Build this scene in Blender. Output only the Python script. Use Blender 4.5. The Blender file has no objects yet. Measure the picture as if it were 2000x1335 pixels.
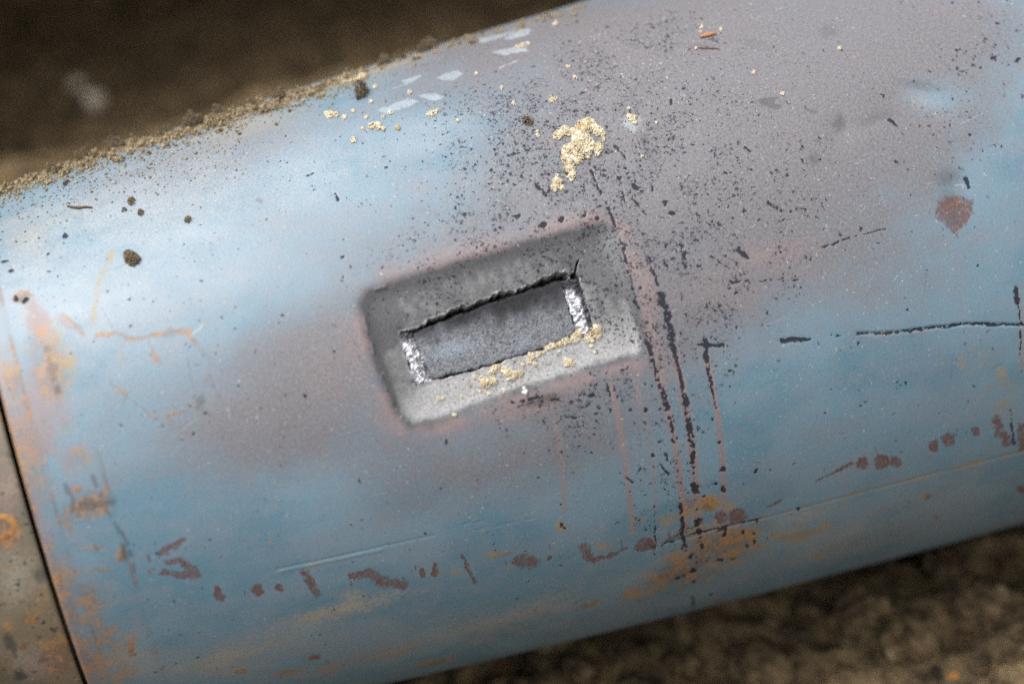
import bpy, math, random
import numpy as np
from mathutils import Matrix, Vector

sc = bpy.context.scene
COL = sc.collection

# ----------------------------------------------------------------------------
# the casing: a slightly barrel-shaped drum lying along world X (metres)
# ----------------------------------------------------------------------------
R0, KR, CR = 0.185, 0.07101, -0.05119          # radius(s) = R0 + KR s + CR s^2
AXH = 0.186                                     # height of the axis over the ground
ELEV = math.radians(40.0)                       # the camera looks down on it from here
E1 = np.array([0.0, -math.cos(ELEV), math.sin(ELEV)])   # radial direction of phi = 0
E2 = np.array([0.0, math.sin(ELEV), math.cos(ELEV)])    # radial direction of phi = 90 deg
AX = np.array([1.0, 0.0, 0.0])

# ---- camera (pose recovered from the outline of the casing and its rings) ----
F_PX = 3156.68                                   # focal length for a 2000 px wide frame
A_C = np.array([-0.02001, 0.004965, 1.0])        # axis point seen from the camera
a_c = np.array([0.94140, -0.26020, 0.21473])
e1_c = np.array([0.2070, -0.0572, -0.9767])
e2_c = np.array([-0.26640, -0.96390, 0.0])
a_c /= np.linalg.norm(a_c); e1_c -= a_c * (a_c @ e1_c); e1_c /= np.linalg.norm(e1_c)
e2_c = -np.cross(a_c, e1_c)
M = np.outer(AX, a_c) + np.outer(E1, e1_c) + np.outer(E2, e2_c)   # camera axes -> world
ORG = np.array([0.0, 0.0, AXH])
CAMPOS = ORG - M @ A_C
right, down, fwd = M[:, 0], M[:, 1], M[:, 2]
cam_d = bpy.data.cameras.new("camera")
cam = bpy.data.objects.new("camera", cam_d); COL.objects.link(cam)
mw = Matrix.Identity(4)
for i in range(3):
    mw[i][0] = right[i]; mw[i][1] = -down[i]; mw[i][2] = -fwd[i]; mw[i][3] = CAMPOS[i]
cam.matrix_world = mw
cam_d.sensor_width = 36.0
cam_d.lens = F_PX / 2000.0 * 36.0
cam_d.clip_start = 0.02; cam_d.clip_end = 100.0
cam_d.dof.use_dof = True
cam_d.dof.focus_distance = 0.855
cam_d.dof.aperture_fstop = 2.4
cam_d.dof.aperture_blades = 9
sc.camera = cam

# ---- overcast daylight ----
SUN_EL, SUN_AZ = 64.0, 168.0                   # azimuth from +X: front left of the casing
world = bpy.data.worlds.new("World"); sc.world = world; world.use_nodes = True
wn = world.node_tree; wn.nodes.clear()
sky = wn.nodes.new("ShaderNodeTexSky"); sky.sky_type = 'NISHITA'; sky.sun_disc = False
sky.sun_elevation = math.radians(SUN_EL); sky.sun_rotation = math.radians(90.0 - SUN_AZ)
sky.dust_density = 4.0; sky.air_density = 1.0
hs = wn.nodes.new("ShaderNodeHueSaturation"); hs.inputs['Saturation'].default_value = 0.08
bg = wn.nodes.new("ShaderNodeBackground"); bg.inputs['Strength'].default_value = 0.135
wo = wn.nodes.new("ShaderNodeOutputWorld")
wn.links.new(sky.outputs[0], hs.inputs['Color']); wn.links.new(hs.outputs[0], bg.inputs['Color'])
wn.links.new(bg.outputs[0], wo.inputs['Surface'])
sun_d = bpy.data.lights.new("sun", 'SUN'); sun_d.energy = 1.2; sun_d.angle = math.radians(40)
sun_d.color = (1.0, 0.97, 0.93)
sun = bpy.data.objects.new("sun", sun_d); COL.objects.link(sun)
sd = Vector((math.cos(math.radians(SUN_EL)) * math.cos(math.radians(SUN_AZ)),
             math.cos(math.radians(SUN_EL)) * math.sin(math.radians(SUN_AZ)), math.sin(math.radians(SUN_EL))))
sun.rotation_euler = sd.to_track_quat('Z', 'Y').to_euler(); sun.location = sd * 3
sc.view_settings.view_transform = 'Standard'; sc.view_settings.look = 'None'
sc.view_settings.exposure = 0.66; sc.view_settings.gamma = 1.0
sc.cycles.use_denoising = False
sc.cycles.max_bounces = 4; sc.cycles.diffuse_bounces = 2; sc.cycles.glossy_bounces = 2

# ----------------------------------------------------------------------------
# helpers
# ----------------------------------------------------------------------------
rng = np.random.default_rng(11)
random.seed(5)
TAB = [np.random.default_rng(100 + i).random((256, 256)).astype(np.float32) for i in range(8)]

def vnoise(x, y, seed=0):
    T = TAB[seed % 8]; ox = (seed * 37) % 251; oy = (seed * 91) % 241
    xi = np.floor(x).astype(np.int64); yi = np.floor(y).astype(np.int64)
    fx = x - xi; fy = y - yi
    fx = fx * fx * (3 - 2 * fx); fy = fy * fy * (3 - 2 * fy)
    a = (xi + ox) & 255; b = (yi + oy) & 255; a1 = (a + 1) & 255; b1 = (b + 1) & 255
    return (T[a, b] * (1 - fx) + T[a1, b] * fx) * (1 - fy) + (T[a, b1] * (1 - fx) + T[a1, b1] * fx) * fy

def fbm(x, y, seed=0, octv=4):
    s = 0; amp = 1.0; tot = 0
    for o in range(octv):
        s = s + amp * vnoise(x * 2 ** o, y * 2 ** o, seed + o); tot += amp; amp *= 0.5
    return s / tot

def sstep(a, b, x):
    t = np.clip((x - a) / (b - a), 0, 1)
    return t * t * (3 - 2 * t)

def radius(s): return R0 + KR * s + CR * s * s

def surf(u, v, h=0.0):
    """u along the axis, v round the girth, h proud of the skin; all in millimetres -> world metres"""
    s = np.asarray(u, float) / 1000; ph = np.asarray(v, float) / 185.0
    r = radius(s) + np.asarray(h, float) / 1000
    c, n = np.cos(ph), np.sin(ph)
    return np.stack([s + 0 * r, r * (c * E1[1] + n * E2[1]), AXH + r * (c * E1[2] + n * E2[2])], -1)

def to_px(u, v):
    d = surf(u, v) - CAMPOS
    x = d @ right; y = d @ down; z = d @ fwd
    return np.stack([1000 + F_PX * x / z, 667.5 + F_PX * y / z], -1)

_gu, _gv = np.meshgrid(np.linspace(-420, 420, 281), np.linspace(-225, 225, 151), indexing='ij')
_gp = to_px(_gu, _gv)
def girth(pts):
    """survey points read off the photograph -> (u, v) in millimetres on the skin of the casing"""
    out = []
    for (x, y) in np.asarray(pts, float).reshape(-1, 2):
        i = ((_gp - (x, y)) ** 2).sum(-1).argmin(); u, v = _gu.flat[i], _gv.flat[i]
        for _ in range(5):
            b = to_px(u, v); J = np.stack([to_px(u + .01, v) - b, to_px(u, v + .01) - b], 1) / .01
            if abs(np.linalg.det(J)) < 0.3: break
            d = np.linalg.solve(J, np.array([x, y]) - b); d = np.clip(d, -20, 20); u += d[0]; v += d[1]
        out.append((u, v))
    return np.array(out)
MMPX = 0.27

def link(o, parent=None):
    COL.objects.link(o)
    if parent: o.parent = parent
    return o

def mesh_np(name, V, F, mat, parent=None, smooth=True, loc=None, attrs=None, sizes=None):
    V = np.asarray(V, np.float32).reshape(-1, 3); F = np.asarray(F, np.int32)
    if loc is not None: V = V - np.asarray(loc, np.float32)
    me = bpy.data.meshes.new(name)
    n = F.shape[1]
    me.vertices.add(len(V)); me.vertices.foreach_set("co", V.ravel())
    me.loops.add(F.size); me.loops.foreach_set("vertex_index", F.ravel())
    me.polygons.add(len(F)); me.polygons.foreach_set("loop_start", np.arange(0, F.size, n, dtype=np.int32))
    if smooth: me.polygons.foreach_set("use_smooth", np.ones(len(F), bool))
    me.update(calc_edges=True)
    for k, arr in (attrs or {}).items():
        at = me.attributes.new(k, 'FLOAT_COLOR', 'POINT')
        at.data.foreach_set("color", np.asarray(arr, np.float32).ravel())
    me.materials.append(mat)
    o = bpy.data.objects.new(name, me)
    if loc is not None: o.location = [float(q) for q in loc]
    return link(o, parent)

def empty(name, loc):
    o = bpy.data.objects.new(name, None); o.location = loc; o.empty_display_size = 0.05
    return link(o)

def tag(o, label=None, cat=None, group=None, kind=None):
    if label: o["label"] = label
    if cat: o["category"] = cat
    if group: o["group"] = group
    if kind: o["kind"] = kind
    return o

def srgb(r, g, b):
    f = lambda c: (c / 255 / 12.92) if c / 255 <= 0.04045 else ((c / 255 + 0.055) / 1.055) ** 2.4
    return (f(r), f(g), f(b), 1.0)

class NT:
    """small node-graph writer"""
    def __init__(s, name, girth_coords=False):
        s.m = bpy.data.materials.new(name); s.m.use_nodes = True
        s.t = s.m.node_tree; s.t.nodes.clear()
        s.out = s.t.nodes.new("ShaderNodeOutputMaterial")
        s.b = s.t.nodes.new("ShaderNodeBsdfPrincipled"); s.t.links.new(s.b.outputs[0], s.out.inputs[0])
        s.dim = '2D' if girth_coords else '3D'
        if girth_coords:
            an = s.t.nodes.new("ShaderNodeAttribute"); an.attribute_name = "girth"; s.tc = an.outputs['Vector']
        else: s.tc = s.t.nodes.new("ShaderNodeTexCoord").outputs['Object']
    def set(s, sock, v):
        if isinstance(v, bpy.types.NodeSocket): s.t.links.new(v, sock)
        else: sock.default_value = v
    def bsdf(s, **k):
        for n, v in k.items(): s.set(s.b.inputs[n.replace('_', ' ')], v)
    def noise(s, scale, detail=3, rough=.55, vec=None, color=False, dist=0):
        n = s.t.nodes.new("ShaderNodeTexNoise"); n.noise_dimensions = s.dim; s.t.links.new(vec or s.tc, n.inputs['Vector'])
        n.inputs['Scale'].default_value = scale; n.inputs['Detail'].default_value = detail
        n.inputs['Roughness'].default_value = rough; n.inputs['Distortion'].default_value = dist
        return n.outputs['Color' if color else 'Fac']
    def voro(s, scale, vec=None):
        n = s.t.nodes.new("ShaderNodeTexVoronoi"); n.voronoi_dimensions = s.dim; s.t.links.new(vec or s.tc, n.inputs['Vector'])
        n.inputs['Scale'].default_value = scale
        sep = s.t.nodes.new("ShaderNodeSeparateColor"); s.t.links.new(n.outputs['Color'], sep.inputs[0])
        return n.outputs['Distance'], sep.outputs[0], sep.outputs[1], sep.outputs[2]
    def math(s, op, a, b=0.0, c=None, clamp=False):
        n = s.t.nodes.new("ShaderNodeMath"); n.operation = op; n.use_clamp = clamp
        s.set(n.inputs[0], a); s.set(n.inputs[1], b)
        if c is not None: s.set(n.inputs[2], c)
        return n.outputs[0]
    def step(s, x, lo, hi, o0=0.0, o1=1.0):
        n = s.t.nodes.new("ShaderNodeMapRange"); n.interpolation_type = 'SMOOTHSTEP'
        s.set(n.inputs[0], x); s.set(n.inputs[1], lo); s.set(n.inputs[2], hi); s.set(n.inputs[3], o0); s.set(n.inputs[4], o1)
        return n.outputs[0]
    def mix(s, f, a, b, mode='MIX'):
        n = s.t.nodes.new("ShaderNodeMix"); n.data_type = 'RGBA'; n.blend_type = mode; n.clamp_factor = True
        s.set(n.inputs[0], f); s.set(n.inputs[6], a); s.set(n.inputs[7], b)
        return n.outputs[2]
    def attr(s, name):
        n = s.t.nodes.new("ShaderNodeAttribute"); n.attribute_name = name
        sep = s.t.nodes.new("ShaderNodeSeparateColor"); s.t.links.new(n.outputs['Color'], sep.inputs[0])
        return sep.outputs[0], sep.outputs[1], sep.outputs[2], n.outputs['Alpha']
    def bump(s, h, strength, dist, normal=None):
        n = s.t.nodes.new("ShaderNodeBump"); n.inputs['Strength'].default_value = strength
        n.inputs['Distance'].default_value = dist; s.t.links.new(h, n.inputs['Height'])
        if normal: s.t.links.new(normal, n.inputs['Normal'])
        return n.outputs[0]
    def grainy(s, fac, noise, w, lo=0.06, hi=0.80):
        """break a soft wear mask up with grain"""
        gate = s.math('MULTIPLY', fac, 2.5, clamp=True)
        return s.step(s.math('ADD', fac, s.math('MULTIPLY', s.math('MULTIPLY', s.math('SUBTRACT', noise, 0.5), w), gate)), lo, hi)

# ----------------------------------------------------------------------------
# materials
# ----------------------------------------------------------------------------
def paint_material(name, colA, colB, mott=1.0):
    n = NT(name, True)
    haze, primer, char_shade, chip = n.attr("wear_a")
    rust, dust, bare, pale = n.attr("wear_b")
    speck, ochre, glint, grime_shade = n.attr("wear_c")
    g1 = n.noise(1500, 1, .6); g2 = n.noise(620, 2, .6); g3, g4, g5, _ = n.attr("mottle")
    grain = n.math('ADD', n.math('MULTIPLY', g1, .6), n.math('MULTIPLY', g2, .4))
    col = n.mix(n.step(g4, .35, .65), colA, colB)
    col = n.mix(n.math('MULTIPLY', n.step(g5, .35, .8), .34 * mott), col, srgb(140, 143, 154))
    col = n.mix(n.math('MULTIPLY', n.step(g3, .42, .72), .30 * mott), col, srgb(134, 146, 158))
    col = n.mix(n.math('MULTIPLY', n.step(grain, .52, .68), .30), col, srgb(140, 160, 175))
    col = n.mix(n.math('MULTIPLY', n.step(grain, .50, .34), .35), col, srgb(84, 112, 134))
    # chalky dust film, heat-greyed paint, primer showing, ochre film
    col = n.mix(n.grainy(dust, g2, .9), col, n.mix(g3, srgb(146, 142, 134), srgb(174, 168, 156)))
    hz = n.grainy(haze, n.math('ADD', n.math('MULTIPLY', grain, .75), n.math('MULTIPLY', g3, .25)), .9, 0.0, 1.0)
    col = n.mix(hz, col, n.mix(n.step(grain, .38, .64), srgb(103, 101, 106), srgb(132, 128, 132)))
    col = n.mix(n.math('MULTIPLY', n.grainy(pale, n.math('ADD', n.math('MULTIPLY', grain, .75), n.math('MULTIPLY', g3, .25)), .9, 0.0, .95), .66), col, n.mix(g2, srgb(176, 190, 200), srgb(196, 206, 212)))
    col = n.mix(n.math('MULTIPLY', n.grainy(primer, grain, 1.0), .85), col, n.mix(g2, srgb(134, 114, 114), srgb(160, 138, 136)))
    col = n.mix(n.math('MULTIPLY', n.grainy(ochre, g3, 1.3), .75), col, n.mix(g2, srgb(146, 130, 92), srgb(166, 144, 96)))
    rm = n.math('MULTIPLY', n.grainy(rust, n.math('ADD', n.math('MULTIPLY', g3, .4), n.math('MULTIPLY', grain, .6)), 1.8, .03, .8), .84)
    col = n.mix(rm, col, n.mix(n.step(n.math('ADD', n.math('MULTIPLY', g3, .5), n.math('MULTIPLY', g2, .5)), .38, .62), srgb(106, 78, 58), srgb(168, 126, 80)))
    # brown undercoat showing through in chips
    mp = n.t.nodes.new("ShaderNodeMapping"); mp.inputs['Scale'].default_value = (1.0, .22, 1.0); n.t.links.new(n.tc, mp.inputs['Vector'])
    comb = n.noise(1500, 2, .7, vec=mp.outputs[0])
    cmb = n.math('ADD', n.math('MULTIPLY', comb, .65), n.math('MULTIPLY', g2, .35))
    cf = n.step(n.math('ADD', chip, n.math('MULTIPLY', n.math('MULTIPLY', n.math('SUBTRACT', cmb, .5), 2.4), n.math('MULTIPLY', chip, 2.5, clamp=True))), .22, .72)
    col = n.mix(n.math('MULTIPLY', cf, n.step(g3, .2, .6, .72, .95)), col, n.mix(n.step(cmb, .36, .64), srgb(118, 94, 92), srgb(94, 68, 66)))
    # bare blued steel of the dished frame
    col = n.mix(bare, col, n.mix(n.step(grain, .36, .66), srgb(160, 160, 163), srgb(206, 204, 201)))
    col = n.mix(n.math('MULTIPLY', grime_shade, .9), col, srgb(56, 58, 64))
    # splatter: fine burnt specks where the density mask allows
    spots = None
    wv = n.t.nodes.new("ShaderNodeVectorMath"); wv.operation = 'MULTIPLY_ADD'
    n.t.links.new(n.noise(700, 1, .6, color=True), wv.inputs[0]); wv.inputs[1].default_value = (.0030,) * 3; n.t.links.new(n.tc, wv.inputs[2])
    for sc_, rr, dm in ((330, .32, .36), (640, .44, .6), (1250, .42, .45)):
        d, r1, r2, r3 = n.voro(sc_, wv.outputs[0])
        rad = n.math('MULTIPLY', n.math('POWER', r2, 1.4), rr)
        m = n.math('MULTIPLY', n.step(n.math('SUBTRACT', d, rad), .08, -.02), n.math('LESS_THAN', r1, n.math('MULTIPLY', speck, dm)))
        spots = m if spots is None else n.math('MAXIMUM', spots, m)
    ch = n.step(n.math('ADD', char_shade, n.math('MULTIPLY', n.math('MULTIPLY', n.math('SUBTRACT', g2, .5), 1.5), n.math('MULTIPLY', char_shade, 2.0, clamp=True))), .34, .62)
    dk = n.math('MAXIMUM', n.math('MULTIPLY', spots, .95), ch)
    col = n.mix(n.math('MULTIPLY', dk, .93), col, n.mix(g1, srgb(28, 31, 40), srgb(54, 57, 66)))
    # loose pale grit stuck in the skin
    d, r1, r2, r3 = n.voro(800, wv.outputs[0])
    gl = n.math('MULTIPLY', n.step(d, .2, .1), n.math('LESS_THAN', r1, n.math('MULTIPLY', glint, .10)))
    col = n.mix(gl, col, srgb(214, 206, 186))
    n.bsdf(Base_Color=col, Metallic=n.math('MULTIPLY', bare, .55),
           Roughness=n.math('ADD', n.math('ADD', .40, n.math('MULTIPLY', g2, .16)), n.math('MULTIPLY', dk, .2)))
    hgt = n.math('ADD', n.math('MULTIPLY', g1, .5), n.math('MULTIPLY', g2, .8))
    n.bsdf(Normal=n.bump(hgt, .3, .00025))
    n.bsdf(Specular_IOR_Level=n.math('SUBTRACT', .85, n.math('MULTIPLY', dk, .7)))
    return n.m

M_SHELL = paint_material("weathered_blue_paint", srgb(98, 138, 158), srgb(117, 150, 168))
M_COLLAR = paint_material("weathered_olive_paint", srgb(104, 94, 70), srgb(126, 110, 80), .15)

def plate_material():
    n = NT("scorched_steel_plate")
    g1 = n.noise(1500, 3, .75); g2 = n.noise(420, 4, .6); g3 = n.noise(70, 3, .5)
    d, r1, r2, r3 = n.voro(420)
    pit = n.math('MULTIPLY', n.step(d, .34, .22), n.math('LESS_THAN', r1, .22))
    dark_tone, bright, _, _ = n.attr("wear_a")
    col = n.mix(n.step(g1, .36, .66), srgb(72, 74, 80), srgb(172, 174, 180))
    col = n.mix(n.math('MULTIPLY', n.step(g2, .5, .7), .5), col, srgb(66, 70, 80))
    col = n.mix(n.grainy(bright, g1, .9), col, srgb(172, 184, 200))  # painted highlight
    col = n.mix(n.grainy(dark_tone, g1, .9), col, srgb(44, 44, 48))  # plate shade mixed into the colour
    col = n.mix(n.math('MULTIPLY', pit, .6), col, srgb(46, 50, 58))
    n.bsdf(Base_Color=col, Metallic=.45, Roughness=n.math('ADD', .36, n.math('MULTIPLY', g2, .2)))
    n.bsdf(Normal=n.bump(n.math('SUBTRACT', n.math('ADD', g1, g2), pit), .6, .0004))
    return n.m
M_PLATE = plate_material()

def sheared_material():
    n = NT("torn_bright_steel")
    g = n.noise(520, 3, .6, dist=1.2); g2 = n.noise(1500, 2, .6)
    dark_tone, _, _, _ = n.attr("wear_a")
    dark = n.math('MAXIMUM', n.math('MULTIPLY', n.step(g, .53, .42), .85), n.grainy(dark_tone, g, 1.2))
    col = n.mix(dark, n.mix(g2, srgb(226, 226, 234), srgb(246, 246, 252)), srgb(60, 60, 68))
    n.bsdf(Base_Color=col, Metallic=n.math('SUBTRACT', .8, n.math('MULTIPLY', dark, .4)), Roughness=n.step(g2, .3, .7, .24, .42))
    n.bsdf(Normal=n.bump(n.math('ADD', n.math('MULTIPLY', g, 2.0), g2), .8, .0005))
    return n.m
M_SHEAR = sheared_material()

def grain_material(name, c0, c1, c2):
    n = NT(name)
    t, t2, _, _ = n.attr("tint")
    g = n.noise(2200, 2)
    col = n.mix(t, c0, c1)
    col = n.mix(n.step(t2, .8, .95), col, c2)
    col = n.mix(n.math('MULTIPLY', n.step(g, .5, .3), .25), col, srgb(126, 104, 70))
    n.bsdf(Base_Color=col, Roughness=.8)
    n.bsdf(Normal=n.bump(g, .6, .0003))
    return n.m
M_SAND = grain_material("yellow_sand", srgb(212, 196, 162), srgb(232, 222, 198), srgb(184, 148, 106))
M_SOIL = grain_material("grey_brown_soil", srgb(92, 80, 64), srgb(128, 112, 88), srgb(168, 146, 106))
M_GRIT = grain_material("mixed_grit", srgb(116, 102, 80), srgb(186, 168, 132), srgb(98, 74, 52))
M_DARKGRIT = grain_material("charred_flakes", srgb(40, 42, 50), srgb(74, 74, 80), srgb(92, 78, 66))
M_WHITE = grain_material("white_bead", srgb(226, 226, 222), srgb(240, 240, 238), srgb(220, 216, 206))
M_TWIG = grain_material("brown_plant_scrap", srgb(110, 82, 58), srgb(84, 66, 54), srgb(140, 98, 64))
M_FLAKE = grain_material("rust_brown_flake", srgb(186, 128, 92), srgb(158, 100, 70), srgb(206, 160, 120))

def soil_material(name, k=1.0):
    n = NT(name)
    a = n.noise(14, 5, .6); b = n.noise(70, 5, .65); c = n.noise(420, 3, .6)
    col = n.mix(n.step(a, .35, .65), srgb(80, 68, 51), srgb(110, 93, 70))
    col = n.mix(n.step(b, .42, .7), col, srgb(140, 119, 88))
    col = n.mix(n.step(b, .48, .3), col, srgb(48, 41, 32))
    d, r1, r2, r3 = n.voro(55)
    col = n.mix(n.math('MULTIPLY', n.step(d, .35, .2), n.math('LESS_THAN', r1, .06)), col, srgb(158, 140, 112))
    n.bsdf(Base_Color=col, Roughness=.95)
    n.bsdf(Normal=n.bump(n.math('ADD', b, n.math('MULTIPLY', c, .4)), .9, .006))
    n.b.inputs['Specular IOR Level'].default_value = .2
    return n.m
M_EARTH = soil_material("damp_earth")

# ----------------------------------------------------------------------------
# a painted, dented skin on the girth of the casing
# ----------------------------------------------------------------------------
LAYERS = ["haze", "primer", "char_shade", "chip", "rust", "dust", "bare", "pale", "speck", "ochre", "glint", "grime_shade"]

class Skin:
    def __init__(s, U, V):
        s.U, s.V = np.asarray(U, float), np.asarray(V, float)
        s.uu, s.vv = np.meshgrid(s.U, s.V, indexing='ij')
        s.L = {k: np.zeros(s.uu.shape, np.float32) for k in LAYERS}
        s.h = np.zeros(s.uu.shape, np.float32)
        s.j1 = fbm(s.uu / 3.0, s.vv / 3.0, 1, 3) - .5
        s.j2 = fbm(s.uu / 3.0, s.vv / 3.0, 5, 3) - .5
    def win(s, uv, pad):
        i0, i1 = np.searchsorted(s.U, [uv[:, 0].min() - pad, uv[:, 0].max() + pad])
        j0, j1 = np.searchsorted(s.V, [uv[:, 1].min() - pad, uv[:, 1].max() + pad])
        return slice(i0, i1), slice(j0, j1)
    def put(s, layer, w, m):
        t = s.h[w] if layer == 'h' else s.L[layer][w]
        if layer == 'h': t += m
        elif layer in ('haze', 'dust', 'speck', 'glint'): t += (1 - t) * m
        else: np.maximum(t, m, out=t)
    def cut(s, layer, w, m):
        s.L[layer][w] *= (1 - m)
    def blob(s, layer, x, y, rx, ry, ang=0, k=1.0, soft=None, jag=0.0, cut=False):
        """ellipse of photo-measured size; soft 1 = fades from the centre, 0 = crisp edge"""
        if soft is None: soft = .7 if layer in ('rust', 'ochre') and max(rx, ry) < 130 else 1.0
        c = girth([(x, y)])[0]
        pu = to_px(c[0] + .5, c[1]) - to_px(c[0] - .5, c[1]); pv = to_px(c[0], c[1] + .5) - to_px(c[0], c[1] - .5)
        ca, sa = math.cos(math.radians(ang)), math.sin(math.radians(ang))
        pad = max(rx, ry) * MMPX * (1.6 if abs(c[1]) < 130 else 3.0) + 4
        w = s.win(c[None], pad)
        du = s.uu[w] - c[0] + jag * MMPX * 2 * s.j1[w]; dv = s.vv[w] - c[1] + jag * MMPX * 2 * s.j2[w]
        X = pu[0] * du + pv[0] * dv; Y = pu[1] * du + pv[1] * dv
        a = (X * ca + Y * sa) / rx; b = (-X * sa + Y * ca) / ry
        d = np.sqrt(a * a + b * b)
        m = k * (1 - sstep(1 - soft * .98, 1.0 + .001, d)) if soft > 0.2 else k * (1 - sstep(1 - soft - .08, 1.08, d))
        (s.cut if cut else s.put)(layer, w, m.astype(np.float32))
    def stroke(s, layer, pts, wd, k=1.0, soft=.5, jag=0.0, wd2=None, broken=0.0, bs=5.0):
        """line of photo-measured width that runs over the skin; broken > 0 leaves gaps"""
        uv = girth(pts); wd2 = wd if wd2 is None else wd2
        pad = max(wd, wd2) * MMPX + 3
        w = s.win(uv, pad)
        pu = s.uu[w] + jag * MMPX * 2 * s.j1[w]; pv = s.vv[w] + jag * MMPX * 2 * s.j2[w]
        seg = np.linalg.norm(np.diff(uv, axis=0), axis=1); tot = seg.sum(); acc = 0
        best = np.full(pu.shape, 9.0)
        for (p, q, L) in zip(uv[:-1], uv[1:], seg):
            if L < 1e-6: continue
            t = np.clip(((pu - p[0]) * (q[0] - p[0]) + (pv - p[1]) * (q[1] - p[1])) / (L * L), 0, 1)
            d = np.hypot(pu - p[0] - t * (q[0] - p[0]), pv - p[1] - t * (q[1] - p[1]))
            wl = (wd + (wd2 - wd) * (acc + t * L) / tot) * .5 * MMPX
            best = np.minimum(best, d / wl); acc += L
        if jag > 2: best = best / (.45 + 1.1 * fbm(s.uu[w] / 2.2, s.vv[w] / 2.2, 7, 2))
        m = k * (1 - sstep(1 - soft, 1 + soft * .6 + .05, best))
        if broken > 0:
            gap = vnoise(s.uu[w] / bs, s.vv[w] / bs, 3)
            m = m * sstep(broken - .12, broken + .08, gap)
        s.put(layer, w, m.astype(np.float32))
    def poly(s, layer, pts, k=1.0, soft=3.0, jag=0.0, raw=False):
        uv = np.asarray(pts, float) if raw else girth(pts)
        w = s.win(uv, soft * MMPX + 3)
        m = sstep(-soft * MMPX, soft * MMPX, -sdpoly(uv, s.uu[w] + jag * MMPX * 2 * s.j1[w], s.vv[w] + jag * MMPX * 2 * s.j2[w]))
        s.put(layer, w, (k * m).astype(np.float32))
    def build(s, name, mat, parent, closed=True):
        P = surf(s.uu, s.vv, s.h).reshape(-1, 3)
        n, m = s.uu.shape
        i = np.arange(n - 1)[:, None] * m
        j = np.arange(m if closed else m - 1)[None, :]; j1 = (j + 1) % m
        F = np.stack([i + j, i + m + j, i + m + j1, i + j1], -1).reshape(-1, 4)
        A = {}
        for nm, ks in (("wear_a", LAYERS[0:4]), ("wear_b", LAYERS[4:8]), ("wear_c", LAYERS[8:12])):
            A[nm] = np.stack([np.clip(s.L[k], 0, 1) for k in ks], -1).reshape(-1, 4)
        g3 = fbm(s.uu / 6, s.vv / 6, 2, 4); g4 = fbm(s.uu / 45, s.vv / 30, 3, 4)
        A["girth"] = np.stack([s.uu / 1000, s.vv / 1000, s.uu * 0, s.uu * 0 + 1], -1).reshape(-1, 4)
        A["mottle"] = np.stack([g3, g4, fbm(s.uu / 38 + s.vv / 60, s.vv / 13, 6, 5), g3 * 0 + 1], -1).reshape(-1, 4)
        return mesh_np(name, P, F, mat, parent, attrs=A)

def sdpoly(poly, x, y):
    """signed distance to a polygon (negative inside)"""
    d = np.full(x.shape, 1e9); inside = np.zeros(x.shape, bool)
    n = len(poly)
    for i in range(n):
        a, b = poly[i], poly[(i + 1) % n]
        ex, ey = b - a; wx, wy = x - a[0], y - a[1]
        t = np.clip((wx * ex + wy * ey) / (ex * ex + ey * ey + 1e-9), 0, 1)
        d = np.minimum(d, np.hypot(wx - ex * t, wy - ey * t))
        c = ((a[1] <= y) & (b[1] > y)) | ((b[1] <= y) & (a[1] > y))
        with np.errstate(divide='ignore', invalid='ignore'):
            xi = a[0] + (y - a[1]) / (b[1] - a[1] + 1e-12) * (b[0] - a[0])
        inside ^= c & (x < xi)
    return np.where(inside, -d, d)

def lines(*spans):
    out = []
    for a, b, st in spans:
        n = max(1, int(round((b - a) / st))); out.append(np.linspace(a, b, n, endpoint=False))
    return np.concatenate(out)

def drum_rows(fine, mid):
    girth_len = math.pi * 185
    return lines((-girth_len, -265, 9), (-265, -120, mid), (-120, -32, fine * 2), (-32, 52, fine),
                 (52, 130, fine * 2), (130, 250, mid), (250, girth_len, 9))

SEAM = -267.0
root = empty("metal_cylinder", (0, 0, 0))
tag(root, "weathered blue steel cylinder lying on soil with a rectangular dent cut through", "steel cylinder")

sk = Skin(np.append(lines((SEAM, -98, .7), (-98, 60, .36), (60, 345, .7), (345, 900, 6)), 900), drum_rows(.36, 1.0))

# ---- the dished frame and the slot cut through it --------------------------------
OUT = girth([(702, 588), (712, 570), (800, 542), (960, 495), (1100, 455), (1185, 432), (1196, 440), (1225, 530), (1252, 620),
             (1264, 676), (1258, 690), (1100, 735), (950, 786), (830, 832), (800, 836), (780, 815), (745, 735), (722, 660)])
SLOT = girth([(783, 648), (803, 646), (832, 632), (838, 622), (872, 611), (905, 594), (916, 598), (935, 584), (985, 567),
              (1010, 562), (1060, 545), (1088, 536), (1108, 531), (1117, 536), (1128, 535), (1136, 545), (1143, 575), (1158, 615),
              (1168, 650), (1160, 658), (1105, 668), (1060, 684), (1000, 702), (920, 727), (852, 743), (816, 752), (806, 722), (792, 680)])
PATCH = np.vstack([OUT, SLOT])
w = sk.win(OUT, 14)
uu, vv = sk.uu[w], sk.vv[w]
wob = (fbm(uu / 7, vv / 7, 2, 3) - .5)
oc = (OUT.min(0) + OUT.max(0)) / 2; RC = 4.0
OUTS = oc + (OUT - oc) * (1 - RC / ((OUT.max(0) - OUT.min(0)) / 2))
d_out = RC - sdpoly(OUTS, uu + 2.2 * wob, vv + 2.2 * wob)               # > 0 inside the frame
jx = fbm(uu / 4.6, vv / 4.6, 3, 5) - .5
d_slot = sdpoly(SLOT, uu + 2.0 * jx, vv + 4.4 * jx * sstep(2, 14, vv) + 2.4 * jx)                # > 0 outside the slot
DEPTH = 5.6
dso = np.clip(d_slot, 0, None)
t = np.clip(d_out, 0, None) / (np.clip(d_out, 0, None) + np.clip(d_slot, 0, None) + 1e-3)
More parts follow.
